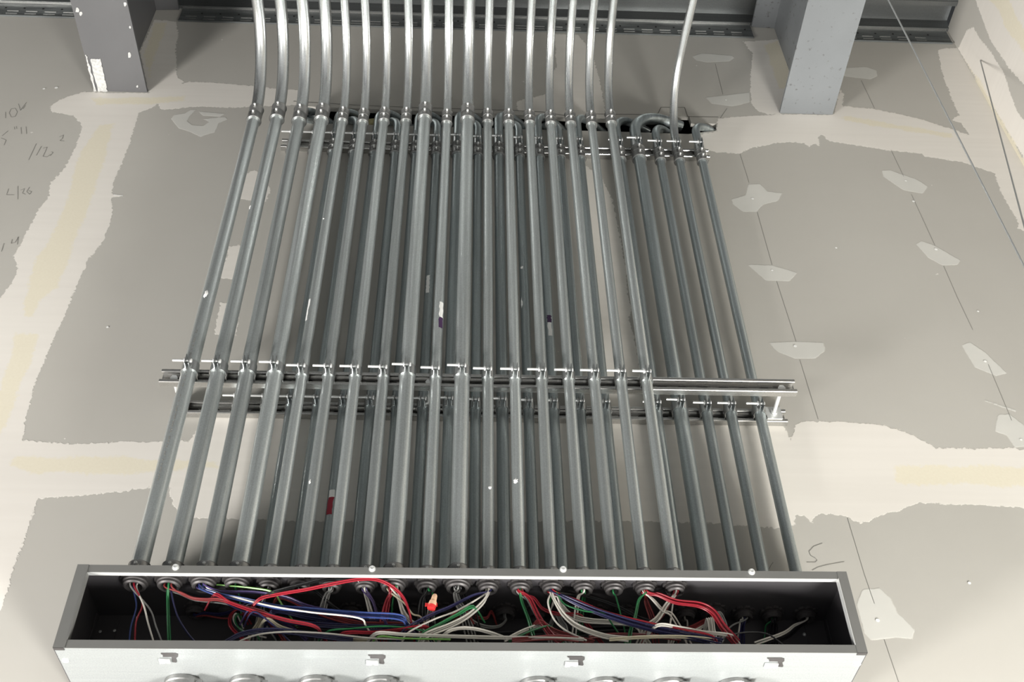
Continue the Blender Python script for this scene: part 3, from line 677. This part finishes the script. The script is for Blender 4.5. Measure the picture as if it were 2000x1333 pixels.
for i, (x0_, y0_, y1_, a0, a1, mats, sp_) in {4: (598, 625, 583, -1.15, -.55, [PAPER, PAPER], None), 9: (861, 640, 590, .15, 1.0, [PAPER, INK], .38)}.items():
    x, y, r, b, o_, _ = FRONT[i]; za_, _a = on_tube(i, x0_, y0_); zb2, _a = on_tube(i, x0_, y1_)
    sticker(x, y, r, za_, zb2, a0, a1, b, o_, mats, sp_, seed=i)
# faded black print on the leftmost conduit
x, y, r, b, o_, _ = FRONT[0]; m_ = MB(); rnd = random.Random(2)
for (px, py) in [(381+(-(k*3.72)), 655+k*15) for k in range(20)]:
    z, a = on_tube(0, px, py)
    for q_ in range(3):
        aa = -.15+rnd.uniform(-.05, .05); zz = z+q_*.006; st = len(m_.v)
        for dz, da in ((0, 0), (0, .12), (.0045, .12), (.0045, 0)): m_.v.append((x+(r+.0003)*math.sin(aa+da), y-(r+.0003)*math.cos(aa+da), zz+dz))
        if rnd.random() < .8: m_.face((st, st+1, st+2, st+3))
m_.build('printed_text', PENCIL, b, o_)

# ------------------------------------------------------------------ conduits of the rear row
BX = [465,520,569,621,672,724,775,826,878,929,981,1032,1081,1133,1182,1281,1327,1378,1425,1481]
BLABEL = {0: 'rear conduit hidden behind the third front one, first at the left of the back row', 15: 'rear conduit just right of the last front conduit, elbow turning into the wall',
 16: 'thick rear conduit right of the front row, its wide elbow arching into the opening', 17: 'slim rear conduit beside the thick arching one, third from the right end',
 18: 'rear conduit that rises past the opening and bends out overhead, second from right', 19: 'rightmost conduit of all, short elbow hooking into the end of the opening',
 4: 'rear conduit with a red and white torn label, just left of the seventh front one', 7: 'rear conduit between ninth and tenth front ones with a torn silver label', 12: 'rear conduit with a purple topped clear label, right of centre',
 11: 'rear conduit with torn white scraps, right of the thirteenth front one'}
REAR = []
for i, px in enumerate(BX):
    r = .0180 if i == 16 else (.0150 if i in (10, 8) else .0131)
    y = YS-.0028-r; x = P(px, 795, y).x; z0_ = wz+HT
    zc_ = P(px, 298, y).z - .030
    lab = BLABEL.get(i, 'rear conduit, %s from the left of the back row, seen between the front ones' % ORD[i])
    b = empty('conduit', (x, y, z0_)); o_ = b.location.copy(); tag(b, lab, 'conduit', 'rear row of conduits')
    zc_ = Zt-.047
    m_ = MB(); m_.tube([(x, y, z0_+.002), (x, y, z0_+.6), (x, y, zc_)], r, 24); m_.build('tube', TUBE_SHADE, b, o_)
    coupling(x, y, zc_, r, b, o_, l=.055)
    if i == 18:
        R = .20; zs = Z0+1.868; ex_ = .06
        arc = [(x, y, zc_+.0006), (x, y, zs)]+[(x+ex_*R*(1-math.cos(a)), y-R+R*math.cos(a), zs+R*math.sin(a)) for a in np.linspace(.06, math.pi/2, 14)]+[(x+ex_*(R+d_), y-R-d_, zs+R) for d_ in (.1, .4, .9, 1.6, 2.6)]
        m_ = MB(); m_.tube(arc, r, 24); m_.build('elbow', ELBOW, b, o_)
    else:
        sgn = 1 if (i >= 15 or i % 2 == 0) else -1
        R, az, ze = {15: (.09, 30, 2.018), 16: (.135, 20, 2.036), 17: (.105, 44, 1.996), 19: (.09, 35, 2.000)}.get(i, (.09, 42, 2.034 if sgn > 0 else 1.990))
        az = math.radians(az); ze += Z0; zs = ze-R
        dx, dy = sgn*math.cos(az), math.sin(az)
        arc = [(x, y, zc_+.0006), (x, y, zs)]+[(x+dx*R*(1-math.cos(a)), y+dy*R*(1-math.cos(a)), zs+R*math.sin(a)) for a in np.linspace(.08, math.pi/2, 14)]
        q0 = arc[-1]; arc += [(q0[0]+dx*d_, q0[1]+dy*d_, q0[2]) for d_ in (.02, .05)]
        m_ = MB(); m_.tube(arc, r, 24); m_.build('elbow', TUBE_SHADE, b, o_)
    connector(x, y, r, b, o_); fitting_inside(x, y, r, b, o_)
    clamp(x, y, r, Zb, YS, 'clamp holding the %s rear conduit to the lower rear strut' % ORD[i], 'clamps on the lower rear strut')
    clamp(x, y, r, Zt, YS, 'clamp holding the %s rear conduit to the upper strut' % ORD[i], 'clamps on the upper strut')
    REAR.append((x, y, r, b, o_, zc_))
for i, x0_, y0_, y1_, a0, a1, mats, sp_ in ((7, 842, 572, 538, -.6, .1, [PAPER, INK], None), (4, 648, 1005, 957, -.75, .25, [PAPER, REDINK], .62), (12, 1069, 656, 616, -.3, .45, [PAPER, INK], None)):
    x, y, r, b, o_, _ = REAR[i]; za_ = P(x0_, y0_, y-r).z; zb2 = P(x0_, y1_, y-r).z
    sticker(x, y, r, za_, zb2, a0, a1, b, o_, mats, sp_, seed=i)
x, y, r, b, o_, _ = REAR[12]; za_ = P(1069, 630, y-r).z; zb2 = P(1069, 616, y-r).z
sticker(x, y, r+.0004, za_, zb2, -.35, .5, b, o_, [INK, INK], None, 3, 'label_header')
blob(11, 1019, 523, .005, .008, PLASTER, 21, 'paper_scrap', REAR); blob(11, 1019, 590, .003, .022, PLASTER, 22, 'paper_scrap', REAR)

# ------------------------------------------------------------------ large conduits entering the wireway from below
for i, px in enumerate((360,486,621,747,1050,1180,1307,1433)):
    c_ = P(px, 1335+(px-360)*.006, wz, 2); x, y = c_.x, c_.y; r = .0315
    b = empty('large_conduit', (x, y, wz)); o_ = b.location.copy()
    tag(b, 'large conduit entering the underside of the wireway, %s from the left' % ORD[i], 'conduit', 'large conduits below the wireway')
    m_ = MB(); m_.tube([(x, y, wz-1.6), (x, y, wz-.012)], r, 30); m_.build('tube', TUBE, b, o_)
    m_ = MB(); m_.lathe([(r+.0004, -.0006), (r+.0065, -.0006), (r+.0065, -.008), (r+.004, -.010), (r+.004, -.040), (r+.0055, -.042), (r+.0004, -.042)], (x, y, wz), 'z', 36, closed=True)
    m_.box((x+.6*r, y-r-.011, wz-.012), (x+.6*r+.010, y-r+.004, wz-.026)); m_.box((x+.6*r+.014, y-r-.006, wz-.012), (x+.6*r+.024, y-r+.008, wz-.026))
    m_.build('box_connector', FITTING, b, o_)

# ------------------------------------------------------------------ wires
HOLES = {'f': [(q_[0], q_[1], q_[2]) for q_ in FRONT], 'b': [(q_[0], q_[1], q_[2]) for q_ in REAR]}
LAYN = 0; HC = {}
ORDN = {2: 'two', 3: 'three', 4: 'four', 5: 'five'}
def wire(colr, label, pts, y0_, y1_, group=None, n=1, spread=2.2, r=.0019, start=None, cat='wire'):
    """pts are read off the photograph; the wire lies between the depths y0_ and y1_ inside the wireway"""
    D = Vector((pts[-1][0]-pts[0][0], pts[-1][1]-pts[0][1])).normalized(); flat = abs(D.x) > abs(D.y)
    nx, ny = -D.y, D.x
    if (flat and ny < 0) or (not flat and nx < 0): nx, ny = -nx, -ny
    global LAYN
    LAYN += 1; LAY = 0 if y1_ <= -.1675 or (start is None and y0_ <= -.16) else ((LAYN*5) % 7)*.0042
    words_ = {2: ('upper', 'lower'), 3: ('upper', 'middle', 'lower'), 4: ('upper', 'second', 'third', 'lowest'), 5: ('upper', 'second', 'third', 'fourth', 'lowest')} if flat else \
             {2: ('left', 'right'), 3: ('left', 'middle', 'right'), 4: ('leftmost', 'second', 'third', 'rightmost'), 5: ('leftmost', 'second', 'third', 'fourth', 'rightmost')}
    for k in range(n):
        off = (k-(n-1)/2)*spread; out = []
        lab_k = label if n == 1 else label.replace('wires', 'wire').replace('ones', 'one')+', '+words_[n][k]+' of '+ORDN[n]
        m = len(pts); wob = .35
        for j, (x, y) in enumerate(pts):
            t = j/(m-1); yy = y0_+(y1_-y0_)*t + (LAY+(k % 2)*.0042)*math.sin(min(1., t*2)*1.57)
            yy = max(-.173, yy)
            o2 = off*((.35+.65*t) if start is not None else .8) + wob*math.sin(j*1.9+k)
            p_ = P(x+nx*o2, y+ny*o2, yy)
            p_.z = max(p_.z, wz+.0045); p_.x = max(-W2+.006, min(W2-.006, p_.x))
            if start is None or j: p_.z = min(p_.z, wz+HT-.006)
            out.append(p_)
        if pts[-1][1] < 1246:                      # the end runs on behind the bundle and drops to the floor of the wireway
            d_ = (out[-1]-out[-2]); d_ = d_.normalized() if d_.length > 1e-6 else Vector((0, 0, -1))
            for a_, f_ in ((.018, .35), (.045, 1.)):
                q_ = out[-1]+Vector((d_.x*a_, 0, 0)); q_.y = min(-.012, max(q_.y, y1_)+.05*f_); q_.z = max(wz+.0045, q_.z-.03*f_+min(0, d_.z)*a_); q_.x = max(-W2+.006, min(W2-.006, q_.x)); out.append(q_)
        if start is None and pts[0][1] < 1246:
            d_ = (out[0]-out[1]).normalized(); q_ = out[0]+Vector((d_.x*.025, .03, -.015)); q_.y = min(-.012, q_.y); q_.z = max(wz+.0045, q_.z); out.insert(0, q_)
        if start is not None:
            hx, hy, hr = start; HC[start] = HC.get(start, 0)+1; c_ = HC[start]; ga = c_*2.39996; rg = (hr-.0055)*min(1., .28*math.sqrt(c_))
            jx, jy = rg*math.cos(ga), rg*math.sin(ga)
            out[0] = Vector((hx+jx, hy+jy, wz+HT-.020)); out.insert(0, Vector((hx+jx, hy+jy, wz+HT-.0035)))
        sp2 = spline(out, 6)
        for q_ in sp2:
            q_.x = max(-W2+.005, min(W2-.005, q_.x)); q_.z = max(wz+.0040, q_.z); q_.y = max(-.1735, min(-.008, q_.y))
        m_ = MB(); m_.tube(sp2, r, 8); mid = out[0]
        o = m_.build('wire', WM[colr], None, mid)
        tag(o, lab_k, cat, group)
F = HOLES['f']; B = HOLES['b']; yf, ym, ybk = -.140, -.158, -.09
WL = [
 ('blue', 'blue wire hanging from the leftmost bushing', [(275,1143),(266,1185),(256,1225),(252,1264)], yf, ym, 1, F[0]),
 ('red', 'red wire hanging beside the blue one from the leftmost bushing', [(281,1143),(278,1180),(266,1215),(263,1264)], yf, ym, 1, F[0]),
 ('white', 'white wire splaying right from the leftmost bushing', [(282,1150),(281,1185),(290,1220),(303,1264)], yf, ym, 1, F[0]),
 ('grey', 'grey wire outermost right from the leftmost bushing', [(284,1150),(292,1190),(305,1225),(320,1264)], yf, ym, 1, F[0]),
 ('green', 'green wire dropping straight from the second bushing', [(327,1143),(328,1185),(331,1264)], yf, ym, 2, F[1]),
 ('navy', 'dark blue wire curving right from the second bushing', [(332,1145),(345,1200),(365,1235),(390,1264)], yf, ym, 1, F[1]),
 ('brown', 'thin reddish wires sweeping from the second bushing', [(338,1143),(352,1158),(375,1169),(400,1172),(430,1172),(470,1185),(520,1200)], yf, ym, 2, F[1]),
 ('grey', 'thin grey wire alongside the reddish ones from the second bushing', [(340,1143),(352,1161),(375,1172),(400,1176),(440,1180),(500,1196)], yf, -.15, 1, F[1]),
 ('light_green', 'light green wire leaving the third bushing to the right', [(395,1134),(408,1142),(445,1145),(490,1149),(533,1157)], yf, -.165, 1, F[2]),
 ('blue', 'bright blue wires sweeping from the third bushing along the wireway', [(388,1139),(400,1153),(430,1163),(480,1173),(540,1186),(600,1192),(700,1201),(780,1206)], yf, -.17, 3, F[2]),
 ('white', 'shiny white wire added as a glint among the blue ones from the third bushing', [(395,1142),(425,1158),(460,1168),(500,1178),(545,1187),(610,1197),(700,1208)], yf, -.172, 1, F[2]),  # highlight of the blue wires, painted as a white strand
 ('navy', 'dark blue wires dipping low from the third bushing', [(400,1150),(430,1168),(465,1188),(520,1205),(580,1217),(700,1226),(800,1228)], yf, -.165, 3, F[2]),
 ('red', 'red wire crossing the blue bundle from the third bushing', [(420,1162),(450,1178),(500,1196),(560,1212),(615,1224)], -.15, -.17, 2, None),
 ('purple', 'purple wires arching over the blue bundle', [(405,1148),(440,1156),(500,1158),(560,1168),(600,1184),(660,1197),(740,1205)], yf, -.16, 2, F[2]),
 ('red', 'thick red wire arching up from fifth to ninth bushing', [(505,1172),(540,1162),(600,1152),(650,1141),(700,1132),(735,1133),(765,1146),(788,1168),(800,1200)], -.165, -.165, 2, None),
 ('black', 'black wire above the red arch', [(520,1164),(560,1150),(600,1140),(640,1131),(690,1128)], -.165, -.16, 2, None),
 ('brown', 'dark red wires slanting down behind the blue bundle', [(548,1166),(600,1188),(650,1207),(710,1220),(790,1222)], -.13, -.14, 3, None),
 ('navy', 'dark blue wires gathered along the middle of the wireway', [(540,1192),(600,1204),(680,1214),(760,1220),(815,1222)], -.15, -.15, 4, None),
 ('green', 'green wire low in the middle bundle', [(640,1234),(690,1228),(745,1224),(800,1228),(840,1238)], -.165, -.165, 1, None),
 ('red', 'red wire low in the middle bundle', [(670,1238),(730,1236),(780,1231),(830,1225)], -.168, -.165, 2, None),
 ('white', 'white wire arching low in the left half', [(462,1256),(490,1244),(520,1238),(570,1235),(640,1238),(720,1247),(790,1250)], -.17, -.17, 1, None),
 ('navy', 'dark wires arching low in the left half', [(440,1256),(470,1240),(510,1233),(560,1234),(620,1242),(690,1252)], -.165, -.168, 3, None),
 ('cream', 'cream wire low in the left half', [(520,1210),(550,1226),(600,1240),(660,1249),(720,1252)], -.15, -.165, 2, None),
 ('navy', 'dark blue wire crossing down at the lower left', [(495,1196),(530,1218),(560,1248),(570,1258)], -.16, -.17, 1, None),
 ('purple', 'purple wires crossing low behind the left bundle', [(490,1190),(530,1205),(570,1228),(600,1252)], -.15, -.16, 2, None),
 ('navy', 'dark blue wires from the rear bushing at the left', [(388,1190),(400,1198),(430,1201),(458,1193),(490,1178)], -.04, -.13, 2, B[0]),
 ('brown', 'dark red wire from the rear bushing at the left', [(390,1190),(402,1203),(440,1209),(470,1202),(500,1186)], -.04, -.13, 1, B[0]),
 ('red', 'red wires curling down at the rear left', [(470,1192),(452,1200),(450,1222),(470,1245),(490,1258)], -.10, -.14, 2, None),
 ('white', 'white wire curling down beside the red ones', [(462,1200),(456,1210),(465,1226),(485,1238),(520,1246)], -.11, -.15, 1, None),
 ('green', 'green wire curling down beside the white one', [(466,1200),(459,1214),(472,1232),(500,1240)], -.11, -.15, 1, None),
 ('cream', 'cream wires dropping at the rear below the fifth bushing', [(508,1200),(505,1215),(492,1236),(485,1250)], -.08, -.13, 2, None),
 ('grey', 'thin grey wires in the fifth bushing', [(524,1143),(516,1160),(512,1180)], yf, -.12, 3, F[4]),
 ('green', 'thin green wire in the fourth bushing', [(466,1143),(466,1160),(470,1185)], yf, -.12, 1, F[3]),
 ('black', 'black wires leaning right from the sixth bushing', [(592,1143),(610,1150),(650,1185),(690,1215)], yf, -.12, 2, F[5]),
 ('grey', 'grey and dark wires dropping from the seventh bushing', [(646,1143),(640,1160),(632,1185),(628,1210)], yf, -.10, 4, F[6]),
 ('white', 'white wires dropping from the eighth bushing', [(712,1143),(718,1175),(726,1205),(730,1225)], yf, -.12, 3, F[7]),
 ('purple', 'purple wires dropping from the eighth bushing', [(722,1143),(728,1175),(737,1205),(740,1225)], yf, -.12, 2, F[7]),
 ('red', 'red wires dropping from the ninth bushing', [(761,1145),(757,1175),(751,1205),(748,1225)], yf, -.13, 4, F[8]),
 ('green', 'green wire dropping from the ninth bushing', [(769,1145),(767,1175),(765,1210)], yf, -.13, 1, F[8]),
 ('white', 'white wires curving right from the ninth bushing', [(776,1145),(779,1170),(788,1197),(802,1216),(820,1228)], yf, -.158, 3, F[8]),
 ('cream', 'cream wire trailing from the ninth bushing', [(784,1150),(790,1180),(806,1200),(822,1206)], yf, -.15, 1, F[8]),
 ('black', 'black wires dropping from the tenth bushing', [(828,1145),(825,1175),(823,1220)], yf, -.13, 4, F[9]),
 ('green', 'green wire running to the red and tan wire connector', [(842,1143),(843,1155),(846,1166)], yf, -.155, 1, F[9]),
 ('grey', 'grey wires below the red and tan wire connector', [(841,1188),(836,1205),(834,1225)], -.15, -.15, 2, None),
 ('grey', 'dark grey wires curling from the eleventh bushing', [(888,1145),(890,1160),(896,1180),(905,1195)], yf, -.12, 4, F[10]),
 ('black', 'black wires curling from the eleventh bushing', [(900,1145),(905,1160),(915,1175),(922,1190)], yf, -.12, 3, F[10]),
 ('white', 'white wire fanning left from the twelfth bushing, topmost', [(950,1145),(930,1172),(890,1195),(845,1212),(795,1238)], yf, -.17, 1, F[11]),
 ('white', 'white wires fanning left from the twelfth bushing, lower ones', [(960,1145),(945,1175),(915,1203),(880,1222),(830,1243)], yf, -.17, 3, F[11]),
 ('navy', 'dark blue wire above the white fan at the twelfth bushing', [(946,1145),(925,1163),(880,1186),(840,1203),(790,1232)], yf, -.165, 2, F[11]),
 ('green', 'green wire between the white fan wires', [(925,1186),(895,1200),(860,1220),(825,1240)], -.155, -.17, 2, None),
 ('brown', 'dark red wire between the white fan wires', [(905,1190),(875,1208),(835,1232),(800,1246)], -.15, -.165, 1, None),
 ('white', 'long white wires lying along the lip in the middle', [(735,1238),(790,1240),(880,1244),(960,1246),(1050,1247),(1140,1250)], -.172, -.172, 2, None),
 ('light_green', 'light green wire lying along the lip', [(740,1244),(780,1247),(830,1249),(880,1250)], -.174, -.174, 1, None),
 ('white', 'white wire bowing up at the lip under the twelfth bushing', [(870,1238),(895,1228),(925,1229),(955,1236),(985,1246)], -.165, -.168, 2, None),
 ('grey', 'grey wires looping from the rear bushing under the twelfth front one', [(990,1198),(988,1212),(975,1224),(950,1225),(925,1215),(910,1200)], -.04, -.10, 2, B[10]),
 ('brown', 'dark brown wires looping at the rear right of the centre', [(960,1196),(950,1208),(930,1206),(905,1195)], -.06, -.08, 2, None),
 ('green', 'green wire slanting down from the thirteenth bushing', [(1009,1145),(1020,1178),(1033,1212),(1044,1252)], yf, -.165, 2, F[12]),
 ('red', 'red wires sweeping right and down from the thirteenth bushing', [(1022,1143),(1035,1170),(1052,1205),(1075,1240),(1095,1256)], yf, -.165, 3, F[12]),
 ('red', 'red wires curving rightward from the thirteenth bushing', [(1028,1143),(1042,1168),(1060,1190),(1090,1200),(1130,1202)], yf, -.12, 2, F[12]),
 ('grey', 'grey wires slanting beside the green one from the thirteenth bushing', [(1020,1150),(1035,1180),(1055,1215),(1072,1245)], yf, -.15, 2, F[12]),
 ('brown', 'dark red wires massed at the lip right of the centre', [(1000,1252),(1040,1248),(1090,1246),(1130,1250)], -.172, -.172, 3, None),
 ('brown', 'dark red wires curving low right of the centre', [(1050,1215),(1080,1232),(1120,1246),(1160,1256)], -.14, -.16, 3, None),
 ('white', 'white wires rising from the lip at the centre', [(985,1252),(1010,1238),(1035,1228),(1060,1222)], -.16, -.13, 2, None),
 ('green', 'green wire rising from the lip at the centre', [(995,1254),(1020,1240),(1050,1229),(1075,1224)], -.165, -.14, 1, None),
 ('white', 'white wire bowing steeply from the fourteenth bushing', [(1068,1145),(1070,1178),(1082,1210),(1105,1232),(1145,1252)], yf, -.17, 1, F[13]),
 ('white', 'white wires bowing from the fourteenth bushing below the dark bundle', [(1074,1145),(1084,1175),(1102,1203),(1130,1225),(1180,1243),(1230,1250)], yf, -.168, 3, F[13]),
 ('white', 'white wires in the shallow curve behind the bowed ones', [(1088,1160),(1098,1185),(1118,1205),(1150,1213),(1195,1216),(1240,1222)], -.13, -.15, 3, None),
 ('navy', 'dark blue wires slanting right from the fourteenth bushing', [(1083,1145),(1108,1170),(1165,1195),(1250,1222),(1330,1240),(1410,1256)], yf, -.172, 4, F[13]),
 ('red', 'red wire above the dark blue ones from the fourteenth bushing', [(1092,1148),(1118,1170),(1180,1196),(1260,1217),(1335,1232),(1390,1245)], yf, -.172, 2, F[13]),
 ('green', 'dark green wire curving beneath the dark blue ones', [(1084,1155),(1102,1180),(1140,1194),(1180,1200)], -.14, -.15, 1, None),
 ('black', 'thin black wires crossing behind the slanting bundle', [(1096,1152),(1140,1164),(1200,1183),(1250,1208),(1300,1225)], -.13, -.14, 2, F[13]),
 ('grey', 'grey wires stacked short behind the bowed white ones', [(1086,1200),(1096,1215),(1104,1228)], -.10, -.12, 3, None),
 ('white', 'white wire in the fifteenth bushing', [(1131,1143),(1130,1165),(1127,1185)], yf, -.13, 2, F[14]),
 ('green', 'green wires in the fifteenth bushing', [(1143,1143),(1141,1162),(1138,1185)], yf, -.13, 2, F[14]),
 ('green', 'grey green wire dropping from the sixteenth bushing', [(1197,1143),(1203,1168),(1213,1203),(1220,1230)], yf, -.13, 1, F[15]),
 ('green', 'green wires dropping from the seventeenth bushing', [(1252,1143),(1248,1172),(1241,1205),(1232,1232),(1228,1258)], yf, -.16, 2, F[16]),
 ('white', 'white wire curving right from the seventeenth bushing', [(1262,1143),(1275,1172),(1295,1193),(1310,1200)], yf, -.13, 2, F[16]),
 ('brown', 'dark red wires dropping from the seventeenth bushing', [(1256,1143),(1262,1175),(1275,1212)], yf, -.13, 3, F[16]),
 ('red', 'red wires sweeping from the seventeenth bushing over to the right', [(1267,1143),(1285,1162),(1320,1176),(1365,1182),(1392,1196),(1412,1225),(1440,1258)], yf, -.168, 4, F[16]),
 ('white', 'white wires leaning left from the eighteenth bushing', [(1312,1145),(1303,1180),(1285,1208),(1265,1225)], yf, -.13, 3, F[17]),
 ('red', 'red wire among the white ones from the eighteenth bushing', [(1318,1145),(1308,1178),(1292,1205),(1272,1222)], yf, -.14, 2, F[17]),
 ('white', 'white wire dropping straight from the eighteenth bushing', [(1323,1145),(1314,1178),(1309,1222)], yf, -.14, 1, F[17]),
 ('white', 'white wire dropping from the rear bushing by the red sweep', [(1343,1196),(1342,1215),(1342,1240)], -.04, -.07, 1, B[15]),
 ('white', 'long white wires running right below the red sweep', [(1285,1222),(1330,1227),(1375,1236),(1430,1243)], -.165, -.165, 2, None),
 ('white', 'white wires bunched and dropping under the red sweep', [(1386,1208),(1390,1230),(1394,1252),(1396,1262)], -.13, -.15, 4, None),
 ('white', 'white wires curving left from the thick rear bushing', [(1385,1196),(1378,1220),(1352,1236),(1320,1244)], -.04, -.12, 2, B[16]),
 ('brown', 'dark red wires curving left below the thick rear bushing', [(1388,1196),(1380,1212),(1350,1228),(1330,1234)], -.04, -.10, 3, B[16]),
 ('grey', 'grey wires rising at the right of the red sweep', [(1402,1196),(1415,1215),(1418,1235),(1408,1256)], -.10, -.12, 2, None),
 ('navy', 'dark blue wires dropping from the rear bushing third from right', [(1449,1200),(1450,1225),(1449,1262)], -.04, -.06, 3, B[17]),
 ('white', 'white wire dropping from the rear bushing third from right', [(1446,1200),(1446,1212),(1444,1228)], -.04, -.05, 1, B[17]),
 ('grey', 'grey wire curving left from the rear bushing third from right', [(1440,1202),(1430,1222),(1412,1242),(1395,1250)], -.04, -.09, 1, B[17]),
 ('green', 'green wire dropping from the rear bushing second from right', [(1498,1202),(1496,1222),(1494,1240)], -.04, -.05, 1, B[18]),
 ('black', 'black wires dropping from the rear bushing second from right', [(1511,1202),(1511,1222),(1508,1262)], -.04, -.06, 5, B[18]),
 ('white', 'white wires curving left from the rightmost rear bushing', [(1561,1203),(1552,1222),(1530,1238),(1475,1258)], -.04, -.11, 2, B[19]),
 ('black', 'black wires curving left from the rightmost rear bushing', [(1568,1203),(1561,1225),(1538,1245),(1500,1260)], -.04, -.10, 2, B[19]),
 ('black', 'black wire arching across the right end', [(1410,1250),(1430,1240),(1465,1236),(1500,1240),(1532,1262)], -.14, -.14, 1, None),
 ('brown', 'dark red wires lying along the lip at the right', [(1150,1246),(1200,1240),(1260,1242),(1330,1250)], -.15, -.15, 2, None),
 ('cream', 'cream wires lying along the lip at the right', [(1190,1250),(1260,1245),(1330,1245),(1400,1250)], -.168, -.168, 2, None),
 ('black', 'black wires massed at the back of the wireway', [(560,1236),(680,1226),(800,1232),(950,1244),(1080,1238),(1220,1232),(1360,1240)], -.10, -.10, 5, None),
]
for c_, lab, pts, a_, b_, n_, st in WL:
    nn = 'white blue red'.split()
    wire(c_, lab, pts, a_, b_, group=lab if n_ > 1 else None, n=n_, start=st, spread=4.8, r=.0018)
# twist-on wire connector, tan with a red skirt
t0 = P(850, 1162, -.160); t1 = P(842, 1190, -.160)
wn = empty('wire_connector', t1); o_ = wn.location.copy(); tag(wn, 'tan and red twist-on wire connector hanging below the tenth bushing', 'wire connector')
ax_ = (t0-t1); L_ = ax_.length
m_ = MB(); m_.tube([t1+ax_*.22, t1+ax_*.5, t1+ax_*.52, t1+ax_*.9, t1+ax_], [.0085,.0075,.006,.0052,.0035], 12); m_.build('cap', plain('tan_plastic', (.66,.42,.27,1), .45), wn, o_)
m_ = MB(); m_.tube([t1, t1+ax_*.22], [.0082,.0086], 12); m_.box((t1.x-.012, t1.y-.002, t1.z+.006), (t1.x+.012, t1.y+.002, t1.z+.012)); m_.build('skirt', plain('red_plastic', (.55,.03,.03,1), .4), wn, o_)

# ------------------------------------------------------------------ hanger wires at the right, and the scrap in the opening
HW = plain('hanger_wire_steel', (.42,.43,.43,1), .4, .6)
a_ = P(1735, 0, -.55); m_ = MB(); m_.tube([(a_.x, -.55, ZD+.01), (a_.x, -.55, 2.4), (a_.x+.01, -.55, .9)], .0022, 8)
tag(m_.build('hanger_wire', HW, None, (a_.x, -.55, ZD)), 'long thin hanger wire dropping from the deck left of the corner', 'wire')
A_ = P(1915, 118, XR-.002, 0); B_ = P(2000, 440, -.55); m_ = MB(); m_.tube([A_, B_, B_+(B_-A_)*.9], .0022, 8)
tag(m_.build('hanger_wire', HW, None, A_), 'slanting dark hanger wire fixed to the right side wall', 'wire')
c_ = P(727, 243, .012); m_ = MB(); rnd = random.Random(4)
m_.tube([(c_.x-.016, .014, c_.z-.012), (c_.x-.006, .010, c_.z), (c_.x+.006, .012, c_.z+.006), (c_.x+.018, .016, c_.z+.012)], [.010,.017,.016,.008], 9)
tag(m_.build('foam_scrap', plain('yellow_foam', (.42,.38,.20,1), .9, 0, .2, 90, .6), None, c_), 'yellowish foam scrap lodged in the wall opening behind the conduits', 'foam scrap')
